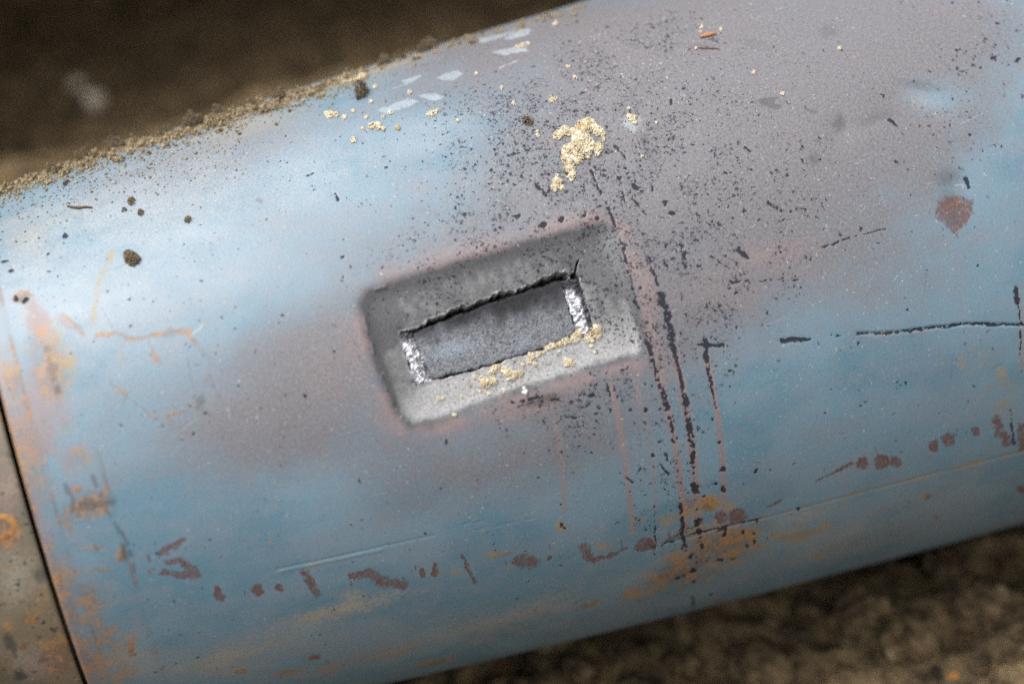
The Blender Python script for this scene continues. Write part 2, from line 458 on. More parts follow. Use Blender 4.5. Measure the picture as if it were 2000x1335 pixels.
dish = -(2.6 * sstep(-1.0, 3.0, d_out) + (DEPTH - 2.6) * t)
for _ in range(30):
    pd = np.pad(dish, 2, mode='edge'); dish_s = (pd[:-4, 2:-2] + pd[4:, 2:-2] + pd[2:-2, :-4] + pd[2:-2, 4:]) / 4
    dish = np.where((d_slot > 1.0), dish_s, dish)
lip = .5 * np.exp(-((d_out - .3) / 1.1) ** 2) * sstep(.45, .7, fbm(uu / 3.5, vv / 3.5, 4, 2)) * sstep(-70, -78, uu - .12 * vv)
lump = .5 * (fbm(uu / 14, vv / 14, 6, 2) - .5) * sstep(0, 3, d_out)
hole = d_slot < 0
edge_up = .5 * np.exp(-(np.clip(d_slot, 0, None) / 1.0) ** 2) * (fbm(uu / 3, vv / 3, 7, 2))
hh = dish + lip + lump + edge_up
hh = np.where(hole, -26.0, hh)
sk.h[w] += hh.astype(np.float32)
bare = sstep(-1.6, 2.4, d_out + 2.0 * wob + 1.2 * jx)
sk.put('char_shade', w, hole.astype(np.float32))  # slot walls blackened in colour for the shade inside the gap
sk.put('bare', w, (bare * .92).astype(np.float32))
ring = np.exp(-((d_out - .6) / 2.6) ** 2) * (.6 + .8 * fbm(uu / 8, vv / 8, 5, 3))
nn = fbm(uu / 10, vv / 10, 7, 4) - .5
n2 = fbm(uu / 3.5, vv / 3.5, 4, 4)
soot_shade = sstep(-.5, 3, d_out) * (d_slot > 0) * (.62 + .76 * n2) * ((.68 + .3 * np.exp(-((d_out - 3) / 5) ** 2)) * sstep(8, 24, vv + 14 * nn) + .68 * sstep(12, 32, uu + 16 * nn) * sstep(-18, 8, vv + 10 * nn) + .56 * sstep(-62, -74, uu + 12 * nn) * sstep(-24, -4, vv + 12 * nn))  # soot plus the dish's slope shade, put into the metal colour
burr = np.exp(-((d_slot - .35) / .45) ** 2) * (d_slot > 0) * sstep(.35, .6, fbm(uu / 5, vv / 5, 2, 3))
sk.put('grime_shade', w, np.clip((.8 * ring + soot_shade) * (1 - .8 * burr), 0, .84).astype(np.float32))
BW = w
# crack in the top right corner of the frame, running up from the slot
def groove(pts, wd, depth):
    uv = girth(pts); w_ = sk.win(uv, 4); x, y = sk.uu[w_], sk.vv[w_]
    best = np.full(x.shape, 99.0)
    for p, q in zip(uv[:-1], uv[1:]):
        L2 = ((q - p) ** 2).sum(); tt = np.clip(((x - p[0]) * (q[0] - p[0]) + (y - p[1]) * (q[1] - p[1])) / L2, 0, 1)
        best = np.minimum(best, np.hypot(x - p[0] - tt * (q[0] - p[0]), y - p[1] - tt * (q[1] - p[1])))
    best = best + .25 * (sk.j1[w_])
    m = 1 - sstep(wd * .25, wd * .62, best)
    sk.h[w_] -= (depth * m).astype(np.float32)
    return w_, m
g = groove([(1129, 540), (1128, 526), (1130, 512), (1133, 504)], .8, 5)
sk.put('char_shade', g[0], g[1].astype(np.float32))

# ---- heat-greyed paint ----------------------------------------------------------
B = sk.blob
for a in [(1000, 560, 620, 400, -15, .72), (1420, 220, 760, 420, -15, .88), (1250, 400, 460, 360, -15, .8), (490, 770, 430, 220, -18, .62), (560, 860, 420, 170, -18, .45), (1700, 430, 460, 280, -12, .42), (1000, 820, 480, 200, -15, .4), (1820, 250, 320, 240, 0, .4),
          (780, 640, 200, 260, -15, .6), (1330, 640, 280, 260, 0, .55), (330, 330, 330, 110, -18, .42), (1750, 120, 420, 240, -15, .6),
          (1500, 470, 320, 180, -15, .7), (900, 880, 420, 170, -15, .35), (1180, 860, 280, 200, 0, .4), (950, 80, 330, 110, -15, .8), (620, 440, 300, 130, -18, .3),
          (1230, 110, 420, 220, -15, .85), (350, 380, 520, 190, -18, .45), (560, 260, 320, 70, -18, .35), (850, 160, 300, 90, -18, .4), (1700, 560, 420, 200, -12, .3), (900, 950, 420, 120, -15, .3), (1640, 330, 400, 160, -15, .5), (1700, 1060, 330, 60, -15, .35), (1250, 1190, 400, 60, -15, .3), (1350, 20, 420, 120, -15, .8), (1700, 30, 420, 150, -10, .7), (1150, 20, 200, 60, -15, .7), (1900, 80, 260, 140, 0, .45), (610, 720, 200, 220, -15, .7), (500, 830, 260, 110, -18, .4)]:
    B('haze', *a)
for a in [(850, 275, 150, 70, -20, .45), (1830, 185, 110, 60, 10, .5), (1940, 350, 130, 110, 0, .7), (520, 330, 130, 40, -25, .3), (720, 590, 60, 90, -15, .3)]:
    B('haze', *a, cut=True)
sk.L['haze'] = np.maximum(sk.L['haze'], (.06 + .22 * sstep(-70, 10, sk.vv)).astype(np.float32))
sk.L['haze'] *= (.85 + .4 * fbm(sk.uu / 45, sk.vv / 22, 2, 4)).astype(np.float32)
# ---- red primer ------------------------------------------------------------------
rim = np.exp(-(np.clip(-d_out - 1.5, 0, None) / 7.5) ** 2) * (d_out < .5) * np.clip(-.3 + 1.75 * fbm(uu / 10, vv / 10, 3, 4), 0, 1)
sk.put('primer', BW, (.95 * rim).astype(np.float32))
for a in [(900, 505, 260, 60, -16, .62), (1100, 440, 150, 40, -16, .6), (1262, 560, 42, 130, -15, .6), (1040, 790, 180, 40, -17, .75), (690, 700, 40, 180, -18, .4),
          (760, 815, 70, 60, 40, .5), (640, 720, 130, 170, -15, .3), (1420, 560, 200, 110, -10, .3), (1500, 500, 200, 60, -12, .42), (1540, 480, 170, 18, -18, .4), (820, 370, 40, 40, 0, .3), (1570, 530, 120, 50, 0, .3), (1290, 700, 30, 120, -12, .6),
          (75, 628, 42, 62, -25, .95), (60, 600, 30, 40, 0, .7), (130, 630, 50, 18, 25, .7), (18, 680, 40, 30, 0, .4), (640, 900, 160, 60, -15, .22), (1850, 20, 120, 30, 0, .25)]:
    B('primer', *a, jag=8)
# drip streaks round the girth
for pts, wd, k in [([(1083, 815), (1092, 860), (1098, 930), (1103, 1000)], 10, .55), ([(1193, 750), (1212, 840), (1226, 940), (1236, 1040)], 11, .75),
                   ([(1250, 770), (1268, 850), (1278, 930), (1280, 1010)], 9, .45), ([(1283, 720), (1303, 800), (1318, 860), (1330, 950), (1340, 1040)], 13, .85),
                   ([(1318, 690), (1338, 790), (1352, 870), (1360, 960), (1366, 1060)], 16, .85), ([(1378, 690), (1400, 800), (1410, 890), (1414, 1000)], 12, .8),
                   ([(1238, 720), (1248, 790)], 12, .5), ([(1990, 560), (1994, 640), (1994, 720)], 9, .6)]:
    sk.stroke('primer', pts, wd * 1.35, k * .9, .9, 2)
# ---- burnt streaks and marks -----------------------------------------------------
S = sk.stroke
for pts, wd, wd2, k, br in [
    ([(1268, 500), (1276, 530), (1284, 556)], 8, 8, .8, .42), ([(1290, 575), (1300, 602), (1312, 660)], 16, 14, 1, .22), ([(1314, 676), (1320, 696)], 13, 11, 1, 0),
    ([(1321, 700), (1331, 742), (1340, 790), (1346, 830)], 8, 13, 1, .18), ([(1344, 830), (1352, 858)], 15, 14, 1, .2), ([(1352, 870), (1355, 912)], 9, 8, 1, .34),
    ([(1355, 912), (1358, 948)], 5, 5, .9, .4), ([(1264, 668), (1275, 704)], 9, 12, 1, .2), ([(1278, 712), (1290, 760)], 7, 7, 1, .3), ([(1294, 764), (1303, 798)], 13, 14, 1, .15),
    ([(1303, 800), (1319, 862)], 6, 9, 1, .42), ([(1364, 674), (1412, 674)], 6, 6, 1, .1), ([(1375, 664), (1384, 721), (1393, 770), (1399, 795)], 11, 5, 1, .2),
    ([(1330, 478), (1340, 528)], 12, 12, .8, .42), ([(1328, 985), (1334, 1030), (1338, 1072)], 10, 13, 1, .3), ([(1362, 1015), (1364, 1046), (1372, 1070)], 12, 9, 1, .4),
    ([(1300, 1061), (1345, 1044), (1395, 1034), (1450, 1021), (1486, 1012)], 4, 4, 1, .25), ([(1405, 1036), (1416, 1032), (1414, 1046)], 9, 9, 1, 0), ([(1352, 1164), (1354, 1186)], 7, 5, .8, .1),
    ([(1150, 322), (1172, 370), (1196, 428)], 6, 7, 1, .44), ([(1196, 428), (1216, 480), (1232, 545), (1248, 600)], 7, 6, .9, .46), ([(1278, 985), (1279, 1085)], 4, 4, .9, .5),
    ([(1983, 566), (1989, 590)], 13, 12, 1, 0), ([(1989, 590), (1992, 636)], 4, 4, 1, .3), ([(1993, 640), (1992, 694)], 5, 5, 1, .5), ([(1526, 664), (1580, 662)], 10, 7, 1, .1),
    ([(1610, 658), (1642, 652)], 6, 6, 1, .35), ([(1674, 651), (1720, 651), (1760, 648), (1830, 638), (1900, 632), (2000, 635)], 5, 5, 1, .2), ([(1442, 487), (1462, 503)], 9, 9, .9, 0),
    ([(1400, 553), (1460, 549), (1560, 546)], 5, 3, .9, .45), ([(1600, 485), (1660, 464), (1730, 448)], 4, 3, .9, .4), ([(1390, 500), (1424, 525)], 5, 4, .8, .3),
    ([(1000, 784), (1060, 774)], 9, 6, .9, .3), ([(1010, 792), (1140, 770), (1215, 772)], 6, 4, .7, .48), ([(1185, 750), (1192, 772)], 7, 6, .9, .2), ([(1110, 800), (1150, 790)], 4, 4, .7, .45),
    ([(1020, 346), (1060, 362)], 10, 12, .5, .42), ([(1045, 360), (1066, 380)], 8, 8, .9, .3), ([(1225, 378), (1262, 420)], 4, 4, .9, .25), ([(1200, 284), (1222, 308)], 4, 5, .9, 0),
    ([(1215, 372), (1222, 395)], 5, 5, .8, .2), ([(1225, 932), (1238, 942)], 7, 5, .9, 0), ([(1290, 905), (1306, 925)], 5, 6, .9, .4), ([(1300, 885), (1310, 910)], 8, 5, .9, .4),
    ([(1740, 234), (1754, 246)], 7, 6, 1, 0), ([(1885, 350), (1892, 366)], 8, 8, 1, .1), ([(655, 378), (660, 392)], 6, 5, .9, 0), ([(600, 342), (612, 338)], 5, 4, .9, 0),
    ([(1972, 794), (1980, 866)], 4, 8, .9, .35), ([(1130, 262), (1080, 258)], 4, 4, .4, .4), ([(1440, 280), (1470, 300)], 9, 7, .8, .4), ([(1500, 395), (1528, 415)], 8, 8, .8, .3)]:
    S('char_shade', pts, wd * 1.15, k * .95, .85, 3.5, wd2 * 1.15, br, 1.5)
for x, y, r in [(1345, 822, 7), (1359, 952, 10), (1352, 905, 6), (1350, 1086, 5), (1354, 1113, 8), (1325, 1128, 5), (1337, 1123, 4), (1355, 1136, 4), (1392, 819, 6), (1405, 864, 5),
                (1410, 918, 5), (1412, 955, 6), (1397, 943, 5), (1477, 920, 4), (1477, 1017, 4), (1560, 992, 6), (1452, 1040, 6), (1475, 1040, 4), (1460, 1066, 4), (1473, 1058, 5), (1500, 1050, 3),
                (1408, 1093, 7), (1433, 1090, 4), (1385, 1090, 3), (1388, 1160, 3), (1097, 1025, 6), (1105, 1030, 4), (1442, 640, 5), (1425, 724, 5), (1437, 713, 4), (1402, 714, 4),
                (1440, 573, 6), (1278, 890, 5), (1100, 985, 3), (1228, 958, 4), (1516, 334, 5), (1573, 408, 5), (1530, 430, 4), (1418, 338, 5), (1353, 283, 4), (1348, 190, 4), (1310, 200, 5),
                (1940, 115, 5), (1990, 118, 7), (1950, 47, 5), (1900, 115, 3), (1895, 266, 4), (1920, 290, 3), (1755, 248, 3), (1240, 365, 9), (1310, 415, 8), (1275, 370, 5), (1300, 395, 6),
                (1360, 470, 6), (1365, 520, 5), (1300, 520, 5), (1250, 560, 5), (1240, 590, 5), (1190, 800, 5), (1120, 815, 6), (875, 864, 5), (1155, 770, 6), (1260, 800, 5),
                (670, 502, 5), (672, 470, 3), (668, 540, 4), (1095, 430, 7), (1062, 440, 8), (1020, 445, 5), (1140, 420, 7), (1010, 420, 7), (1166, 425, 6), (1220, 330, 4), (1208, 345, 5),
                (128, 358, 8), (92, 496, 5), (10, 510, 7), (125, 462, 6), (22, 530, 6), (94, 531, 5), (50, 585, 7), (28, 584, 6)]:
    B('char_shade', x, y, r * random.uniform(1, 1.5), r * random.uniform(.75, 1.05), random.uniform(-80, 80), 1, .6, 7)
for pts, wd in [([(88, 668), (96, 700), (104, 735), (110, 765)], 9), ([(145, 1000), (160, 985), (200, 985), (222, 980)], 10), ([(240, 1062), (246, 1098)], 8), ([(180, 925), (210, 1000), (250, 1060), (262, 1115)], 5), ([(38, 584), (52, 578)], 7), ([(130, 950), (150, 1005)], 8)]:
    S('grime_shade', pts, wd * 1.5, .6, .9, 3, None, .3, 3)
for i in range(150):
    x, y = random.uniform(40, 1960), random.uniform(150, 1240); L = random.uniform(12, 70); an = math.radians(random.choice([random.gauss(-16, 14), random.gauss(75, 25)]))
    if 690 < x < 1270 and 430 < y < 840: continue
    S(random.choice(['pale', 'grime_shade', 'pale']), [(x, y), (x + L * .5 * math.cos(an) + random.gauss(0, 1.5), y + L * .5 * math.sin(an)), (x + L * math.cos(an), y + L * math.sin(an))], random.uniform(2.0, 3.2), random.uniform(.25, .6), .8, 1, .8, random.choice([0, .3, .4]), 3)
# density of fine burnt splatter
for a in [(1080, 330, 330, 230, -15, .8), (1230, 480, 220, 330, -15, .95), (1300, 330, 300, 260, -15, .75), (1000, 220, 260, 120, -15, .85), (1350, 620, 180, 300, 0, .7), (900, 480, 320, 150, -15, .5),
          (1150, 800, 260, 130, -15, .75), (1300, 950, 140, 220, 0, .5), (1240, 110, 300, 130, -15, .7), (1550, 350, 350, 260, -15, .26), (1450, 560, 220, 130, -15, .6), (1900, 120, 220, 260, 0, .35),
          (1700, 250, 500, 300, 0, .12), (850, 640, 300, 260, -15, .2), (1370, 1110, 120, 90, -15, .3), (1100, 600, 330, 240, -15, .35), (450, 780, 300, 160, -15, .14), (200, 420, 300, 120, -18, .12)]:
    B('speck', *a)
sk.L['speck'] = np.maximum(sk.L['speck'] ** 1.5, .015)
sk.L['speck'] *= (.08 + 2.4 * sstep(.3, .85, fbm(sk.uu / 13, sk.vv / 13, 6, 3))).astype(np.float32)
# ---- sooty blue scuffs, dirt, painted shade of the dent and a lump ------------------------------------------------------
for pts, k in [([(1470, 200), (1500, 190), (1520, 186), (1512, 200), (1528, 206), (1515, 214)], .55), ([(1572, 210), (1596, 218), (1590, 224), (1575, 218)], .5)]:
    sk.poly('grime_shade', pts, k, 3, 4)
for a in [(1258, 272, 14, 16, 0, .6), (1266, 300, 14, 22, -15, .6), (1640, 240, 18, 30, 10, .55), (1590, 312, 20, 18, 40, .5), (1800, 165, 75, 14, 10, .4), (1710, 230, 60, 18, -20, .35), (1035, 235, 18, 12, 0, .3),  # includes the dent's dark crescent and a soil lump's shadow, both painted
          (1060, 782, 70, 16, -12, .7), (1090, 250, 22, 12, -20, .5), (507, 390, 11, 9, 0, .45), (1850, 345, 40, 30, 0, .4), (1855, 385, 32, 20, 0, .35), (1230, 560, 25, 60, -15, .35), (390, 785, 14, 26, 10, .45),
          (1620, 60, 30, 22, 0, .3), (1470, 85, 40, 16, 20, .2), (1360, 90, 40, 10, 0, .25), (1185, 440, 40, 60, -15, .35)]:
    B('grime_shade', *a, soft=.9, jag=6)
# ---- chips showing brown undercoat -------------------------------------------------
CH = 'chip'
for pts, wd, wd2 in [([(357, 1053), (335, 1067), (315, 1082)], 14, 19), ([(328, 1099), (352, 1094), (368, 1106), (384, 1120)], 13, 19), ([(322, 1117), (350, 1123), (384, 1122)], 15, 19),
                     ([(596, 1119), (622, 1160)], 17, 19), ([(690, 1126), (718, 1117), (740, 1134), (786, 1141)], 22, 26), ([(904, 1084), (914, 1110), (930, 1136)], 8, 10),
                     ([(1162, 1092), (1186, 1088), (1226, 1070)], 22, 5), ([(1500, 990), (1527, 978)], 9, 7), ([(1592, 941), (1630, 922), (1664, 905)], 3, 12), ([(1944, 818), (1952, 842), (1966, 864)], 19, 22),
                     ([(1993, 838), (2000, 872)], 24, 26), ([(1295, 1060), (1318, 1048), (1346, 1030)], 8, 14), ([(290, 1083), (294, 1098)], 5, 5)]:
    S(CH, pts, wd * 1.25, .9, .95, 4, wd2 * 1.25)
for a in [(428, 1160, 12, 22, -25), (504, 1153, 14, 17, -40), (546, 1148, 13, 8, 20), (851, 1112, 11, 17, 0), (826, 1118, 7, 10, 0), (1075, 1089, 6, 6, 0), (1259, 1062, 22, 15, -15), (1408, 1010, 16, 15, 0),
          (1442, 1008, 24, 17, -10), (1366, 1018, 12, 10, 0), (1685, 905, 16, 15, 0), (1723, 901, 21, 18, 0), (1751, 901, 14, 13, 0), (1824, 871, 14, 14, 0), (1853, 859, 16, 16, 0), (1905, 843, 9, 11, -20),
          (1995, 955, 12, 9, 0), (1262, 1068, 26, 10, -12)]:
    B(CH, a[0], a[1], a[2] * 1.2, a[3] * 1.2, a[4], .95, .6, 5)
for pts in [[(998, 1090), (1017, 1081), (1045, 1085), (1060, 1103), (1035, 1111), (1003, 1106)], [(1126, 1062), (1150, 1056), (1160, 1080), (1166, 1092), (1155, 1103), (1143, 1098)],
            [(1826, 388), (1850, 382), (1880, 384), (1902, 388), (1901, 420), (1886, 442), (1868, 468), (1850, 446), (1828, 428)]]:
    sk.poly(CH, pts, .85, 12, 8)
for i in range(46):                                   # combed bristle ticks beside the chips
    cx, cy = random.choice([(1085, 1070), (1030, 1082), (1230, 1058), (1265, 1046), (1320, 1040), (1705, 885), (1725, 882), (1860, 452), (1830, 430), (1845, 385), (1895, 430), (1840, 350), (500, 1145), (540, 1150), (690, 1130), (830, 1112), (1000, 1098), (1380, 1004), (1450, 1000), (1290, 1060), (1160, 1060), (1855, 845)])
    x, y = cx + random.gauss(0, 14), cy + random.gauss(0, 7); L = random.uniform(5, 16)
    S(CH, [(x, y), (x + L * .12, y + L)], random.uniform(1.6, 3), random.uniform(.6, 1), .5, 1)
B(CH, 1850, 350, 34, 26, 0, .42, .9, 6); B('rust', 1862, 396, 24, 22, 0, .7); B('ochre', 1862, 394, 18, 14, 0, .8); B('grime_shade', 1862, 425, 26, 30, 0, .4)
comb = .6 * vnoise(sk.uu / .8, sk.vv / 4.0, 2) + .4 * vnoise(sk.uu / 2.0, sk.vv / 2.0, 5)
sk.L['chip'] = np.clip(sk.L['chip'] * 1.25 - .5 * comb, 0, .85)
# ---- rust and ochre stains -----------------------------------------------------------
for a in [(60, 900, 60, 240, -15, .38), (110, 1120, 60, 160, -16, .42), (90, 700, 60, 120, -14, .5), (200, 1250, 130, 110, 0, .45), (175, 985, 80, 45, -12, .5), (1400, 1060, 190, 70, -16, .6), (1330, 1130, 200, 50, -18, .5), (700, 1290, 330, 40, -13, .3), (1000, 1230, 300, 40, -14, .22), (1420, 1075, 130, 60, -16, .62), (1330, 1110, 130, 50, -18, .6), (1385, 985, 26, 22, 0, .75), (1345, 985, 36, 24, 0, .45), (1420, 1060, 110, 34, -16, .62), (1340, 1100, 100, 34, -18, .6), (1480, 1030, 60, 26, -16, .45), (1310, 1120, 90, 14, -20, .7),
          (1250, 1155, 80, 18, -18, .4), (1560, 1045, 80, 14, -15, .35), (612, 1283, 24, 9, -8, .9), (850, 1292, 60, 7, -12, .6), (560, 1312, 40, 10, -8, .5), (470, 1310, 20, 8, 0, .7), (640, 1292, 14, 8, 0, .5),
          (1150, 1180, 40, 9, -20, .5), (1240, 1153, 10, 6, 0, .8), (1250, 1172, 7, 5, 0, .7), (1045, 1192, 5, 5, 0, .9), (1812, 968, 12, 6, -30, .9), (1828, 1010, 12, 7, -10, .6), (1595, 1085, 8, 6, -10, .9),
          (98, 710, 22, 60, -14, .85), (112, 760, 16, 22, 0, .8), (42, 580, 30, 16, -10, .85), (20, 740, 22, 60, -15, .55), (172, 985, 56, 24, -12, .78), (240, 1080, 15, 26, 10, .62), (190, 1070, 20, 12, 0, .5),
          (200, 1112, 28, 9, 0, .5), (258, 1262, 9, 28, 10, .75), (262, 1275, 10, 8, 0, .9), (295, 1270, 30, 10, 10, .3), (180, 1225, 60, 60, -10, .42), (140, 1200, 30, 100, -18, .5), (230, 1310, 60, 40, 0, .35), (50, 950, 14, 120, -15, .4),
          (20, 850, 12, 80, -12, .5), (296, 1115, 6, 5, 0, .8), (155, 890, 40, 34, 0, .3), (130, 1010, 12, 50, -14, .5), (1552, 1021, 7, 6, 0, .6), (1400, 1178, 40, 8, -14, .3), (530, 1060, 8, 14, 0, .35), (1715, 1000, 60, 10, -15, .2), (150, 955, 18, 14, 0, .6)]:
    B('rust', *a, jag=7)
for pts, wd, k in [([(190, 656), (225, 650), (262, 663), (300, 654), (335, 650), (365, 645), (380, 668)], 12, .62), ([(325, 648), (366, 646)], 16, .6), ([(380, 668), (410, 706), (400, 748), (386, 792)], 13, .34), ([(215, 745), (262, 785), (305, 815)], 9, .42), ([(300, 690), (310, 705)], 12, .5),
                   ([(330, 812), (336, 838)], 9, .45), ([(325, 810), (362, 803)], 7, .6), ([(120, 612), (145, 630), (162, 655)], 8, .55), ([(238, 675), (236, 706)], 6, .4), ([(1676, 656), (1830, 645)], 9, .32),
                   ([(290, 925), (302, 960)], 6, .35), ([(1290, 1140), (1340, 1118), (1380, 1098)], 18, .8), ([(1000, 1078), (970, 1082)], 14, .45), ([(300, 688), (290, 660)], 6, .4)]:
    S('rust', pts, wd, k, .8, 5)
for a in [(1385, 985, 34, 28, 0, .8), (1430, 1060, 130, 40, -16, .6), (1320, 1010, 60, 26, 0, .5), (1096, 1028, 17, 13, 0, .95), (970, 1080, 40, 12, -12, .4), (1180, 1062, 40, 20, -10, .4), (1430, 990, 20, 12, 0, .7), (1560, 1040, 120, 30, -14, .4), (1812, 968, 26, 14, -20, .4),
          (200, 545, 26, 70, 18, .3), (1900, 700, 120, 40, -10, .25), (1960, 760, 60, 90, 0, .3), (870, 1118, 60, 14, -10, .3), (600, 1108, 130, 16, -12, .25), (120, 700, 40, 80, -14, .5), (1250, 1020, 30, 16, 0, .4), (1520, 1060, 200, 30, -15, .3), (1040, 1090, 130, 14, -14, .25)]:
    B('ochre', *a, jag=8)
for pts, wd, k in [([(1490, 1012), (1600, 985), (1700, 956), (1800, 930), (1900, 905), (2000, 880)], 7, .6), ([(1760, 942), (1860, 915), (1960, 893)], 10, .6), ([(230, 465), (205, 520), (186, 575), (180, 625)], 16, .4), ([(1600, 1000), (1700, 972)], 12, .3)]:
    S('ochre', pts, wd, k, .8, 4)
# ---- chalky film ----------------------------------------------------------------------
for a in [(700, 1180, 220, 26, -14, .55), (900, 1230, 330, 50, -14, .42), (560, 1250, 260, 60, -14, .35), (340, 1180, 140, 60, 0, .25), (1640, 1060, 260, 60, -15, .4), (1560, 1010, 160, 40, -15, .3), (420, 1300, 160, 60, 0, .35), (1850, 960, 240, 60, -15, .25), (250, 1290, 160, 90, 0, .4),
          (690, 1160, 60, 20, -10, .5), (1150, 1160, 200, 60, -14, .3), (150, 400, 330, 70, -18, .35), (450, 260, 330, 46, -18, .55), (760, 130, 220, 40, -18, .5), (1000, 40, 160, 30, -16, .3), (60, 480, 110, 90, 0, .3)]:
    B('dust', *a, jag=10)
sk.L['dust'] *= (.35 + 1.3 * fbm(sk.uu / 30, sk.vv / 9, 4, 4)).astype(np.float32)
S('dust', [(-60, 392), (0, 376), (119, 332), (224, 297), (315, 272), (455, 227), (595, 185), (693, 150), (860, 94), (965, 62), (1100, 22)], 70, .9, 1.0, 6)
S('dust', [(-60, 384), (0, 370), (119, 327), (224, 292), (315, 267), (455, 222), (595, 180), (693, 145)], 30, 1.0, .9, 6)
# ---- worn pale strokes near the top (what is left of a stencil) -------------------------
for pts in [[(763, 203), (800, 191), (816, 199), (789, 212)], [(813, 187), (840, 181), (870, 190), (846, 197)], [(780, 158), (825, 145), (822, 152), (793, 164)], [(853, 151), (894, 136), (905, 145), (885, 158), (862, 158)],
            [(985, 75), (1020, 54), (1038, 56), (1035, 66), (1000, 78)], [(956, 102), (1000, 92), (1025, 87), (1035, 100), (980, 108)], [(925, 78), (1010, 60), (1000, 68), (940, 84)], [(735, 214), (770, 202), (785, 214), (750, 222)]]:
    sk.poly('pale', pts, .6, 3, 5)
for pts, wd in [([(976, 133), (1008, 119)], 6), ([(770, 172), (805, 160)], 5), ([(375, 655), (395, 635)], 7), ([(930, 84), (970, 74)], 6), ([(1025, 545), (985, 578)], 5)]:
    S('pale', pts, wd, .6, .7, 3)
B('pale', 1232, 240, 34, 26, 0, .55, .9, 10); B('pale', 1195, 470, 14, 14, 0, .3); B('pale', 50, 607, 22, 18, 0, .55); B('pale', 1395, 985, 12, 10, 0, .4); B('pale', 845, 578, 14, 9, 0, .35)
B('pale', 1800, 195, 80, 30, 8, .28, .9, 6)  # pale half of the dent's crescent, light painted into the colour
for a in [(300, 420, 560, 260, -18, .55), (560, 340, 460, 200, -18, .42), (150, 560, 420, 260, 0, .5), (420, 520, 300, 160, -18, .35), (820, 260, 220, 90, -18, .35), (120, 820, 160, 200, 0, .25)]:
    B('pale', *a)
sk.L['pale'] *= (.75 + .45 * fbm(sk.uu / 30 + sk.vv / 50, sk.vv / 12, 5, 4)).astype(np.float32)
# grit density
for a in [(1300, 90, 480, 220, -15, 1), (1400, 900, 500, 300, -15, .75), (1750, 500, 500, 500, 0, .55), (300, 320, 420, 120, -18, 1), (1000, 300, 420, 300, -15, .5), (600, 850, 500, 300, 0, .35), (1000, 1000, 400, 200, 0, .5), (1400, 350, 400, 300, 0, .5)]:
    B('glint', *a)
sk.L['glint'] = np.maximum(sk.L['glint'], .12)

# ---- relief: dents, creases, seams, pits, flaking -----------------------------------------
def dent(x, y, rx, ry, ang, depth):
    c = girth([(x, y)])[0]; w_ = sk.win(c[None], max(rx, ry) * MMPX * 2.2)
    pu = to_px(c[0] + .5, c[1]) - to_px(c[0] - .5, c[1]); pv = to_px(c[0], c[1] + .5) - to_px(c[0], c[1] - .5)
    du, dv = sk.uu[w_] - c[0], sk.vv[w_] - c[1]; X = pu[0] * du + pv[0] * dv; Y = pu[1] * du + pv[1] * dv
    ca, sa = math.cos(math.radians(ang)), math.sin(math.radians(ang))
    d2 = ((X * ca + Y * sa) / rx) ** 2 + ((-X * sa + Y * ca) / ry) ** 2
    sk.h[w_] -= (depth * np.exp(-d2 * 1.4)).astype(np.float32)
dent(1780, 205, 95, 40, 8, 1.5); dent(1640, 250, 34, 40, 0, .6); dent(1865, 400, 36, 40, 0, .6); dent(1690, 235, 60, 24, -25, .5)
dent(400, 760, 160, 80, -15, .5); dent(980, 420, 260, 60, -15, .6); dent(1250, 320, 120, 60, 0, .5); dent(450, 420, 220, 80, -18, .7); dent(720, 900, 200, 70, -15, .5)
groove([(540, 1111), (640, 1090), (750, 1065), (848, 1044)], 1.1, .28)
groove([(545, 1116), (650, 1094), (745, 1073)], 1.8, -.2)
groove([(905, 1023), (945, 1015)], .7, .25); groove([(930, 1035), (1045, 1010)], .6, .2)
groove([(1490, 1012), (1700, 956), (2000, 880)], 1.2, .4); groove([(1300, 1061), (1395, 1034), (1490, 1012)], 1.2, .6)
groove([(1674, 651), (1760, 648), (1830, 638), (1900, 632), (2000, 635)], 1.2, .6)
# overlapped band beside the end joint: a low step that follows the girth
sk.h += (.22 * sstep(30, -20, sk.vv) * (1 - sstep(-232.5, -228, sk.uu + 1.0 * (fbm(sk.vv / 20, sk.vv * 0, 2, 2) - .5)))).astype(np.float32)
sk.h += (.15 * (1 - sstep(-259, -254, sk.uu))).astype(np.float32)
m = np.exp(-((sk.uu + 229.3) / .9) ** 2) * sstep(.4, .65, fbm(sk.vv / 18, sk.uu / 40, 5, 3)) * sstep(20, -10, sk.vv)
sk.L['primer'] = np.maximum(sk.L['primer'], (.8 * m).astype(np.float32)); sk.L['grime_shade'] = np.maximum(sk.L['grime_shade'], (.35 * m).astype(np.float32))
m = np.exp(-((sk.uu + 256) / 1.2) ** 2) * sstep(.42, .62, fbm(sk.vv / 22, sk.uu / 40, 4, 3)); sk.L['rust'] = np.maximum(sk.L['rust'], (.6 * m).astype(np.float32))
m = np.exp(-((sk.uu - SEAM) / 3.4)) * (.3 + .9 * fbm(sk.vv / 12, sk.uu / 12, 1, 3)); sk.L['rust'] = np.maximum(sk.L['rust'], np.clip(.8 * m, 0, .8).astype(np.float32))
sk.L['primer'] = np.maximum(sk.L['primer'], np.clip(.7 * np.exp(-((sk.uu - SEAM) / 6.0)), 0, .7).astype(np.float32))
m = sstep(-228, -245, sk.uu) * sstep(60, 20, abs(sk.vv - 20)) * sstep(.4, .7, fbm(sk.uu / 14, sk.vv / 30, 4, 3)); sk.L['primer'] = np.maximum(sk.L['primer'], (.6 * m).astype(np.float32))
m = sstep(-232, -255, sk.uu) * sstep(-20, -70, sk.vv) * (.2 + .8 * fbm(sk.uu / 14, sk.vv / 20, 5, 4)); sk.L['rust'] = np.maximum(sk.L['rust'], (.75 * m).astype(np.float32))
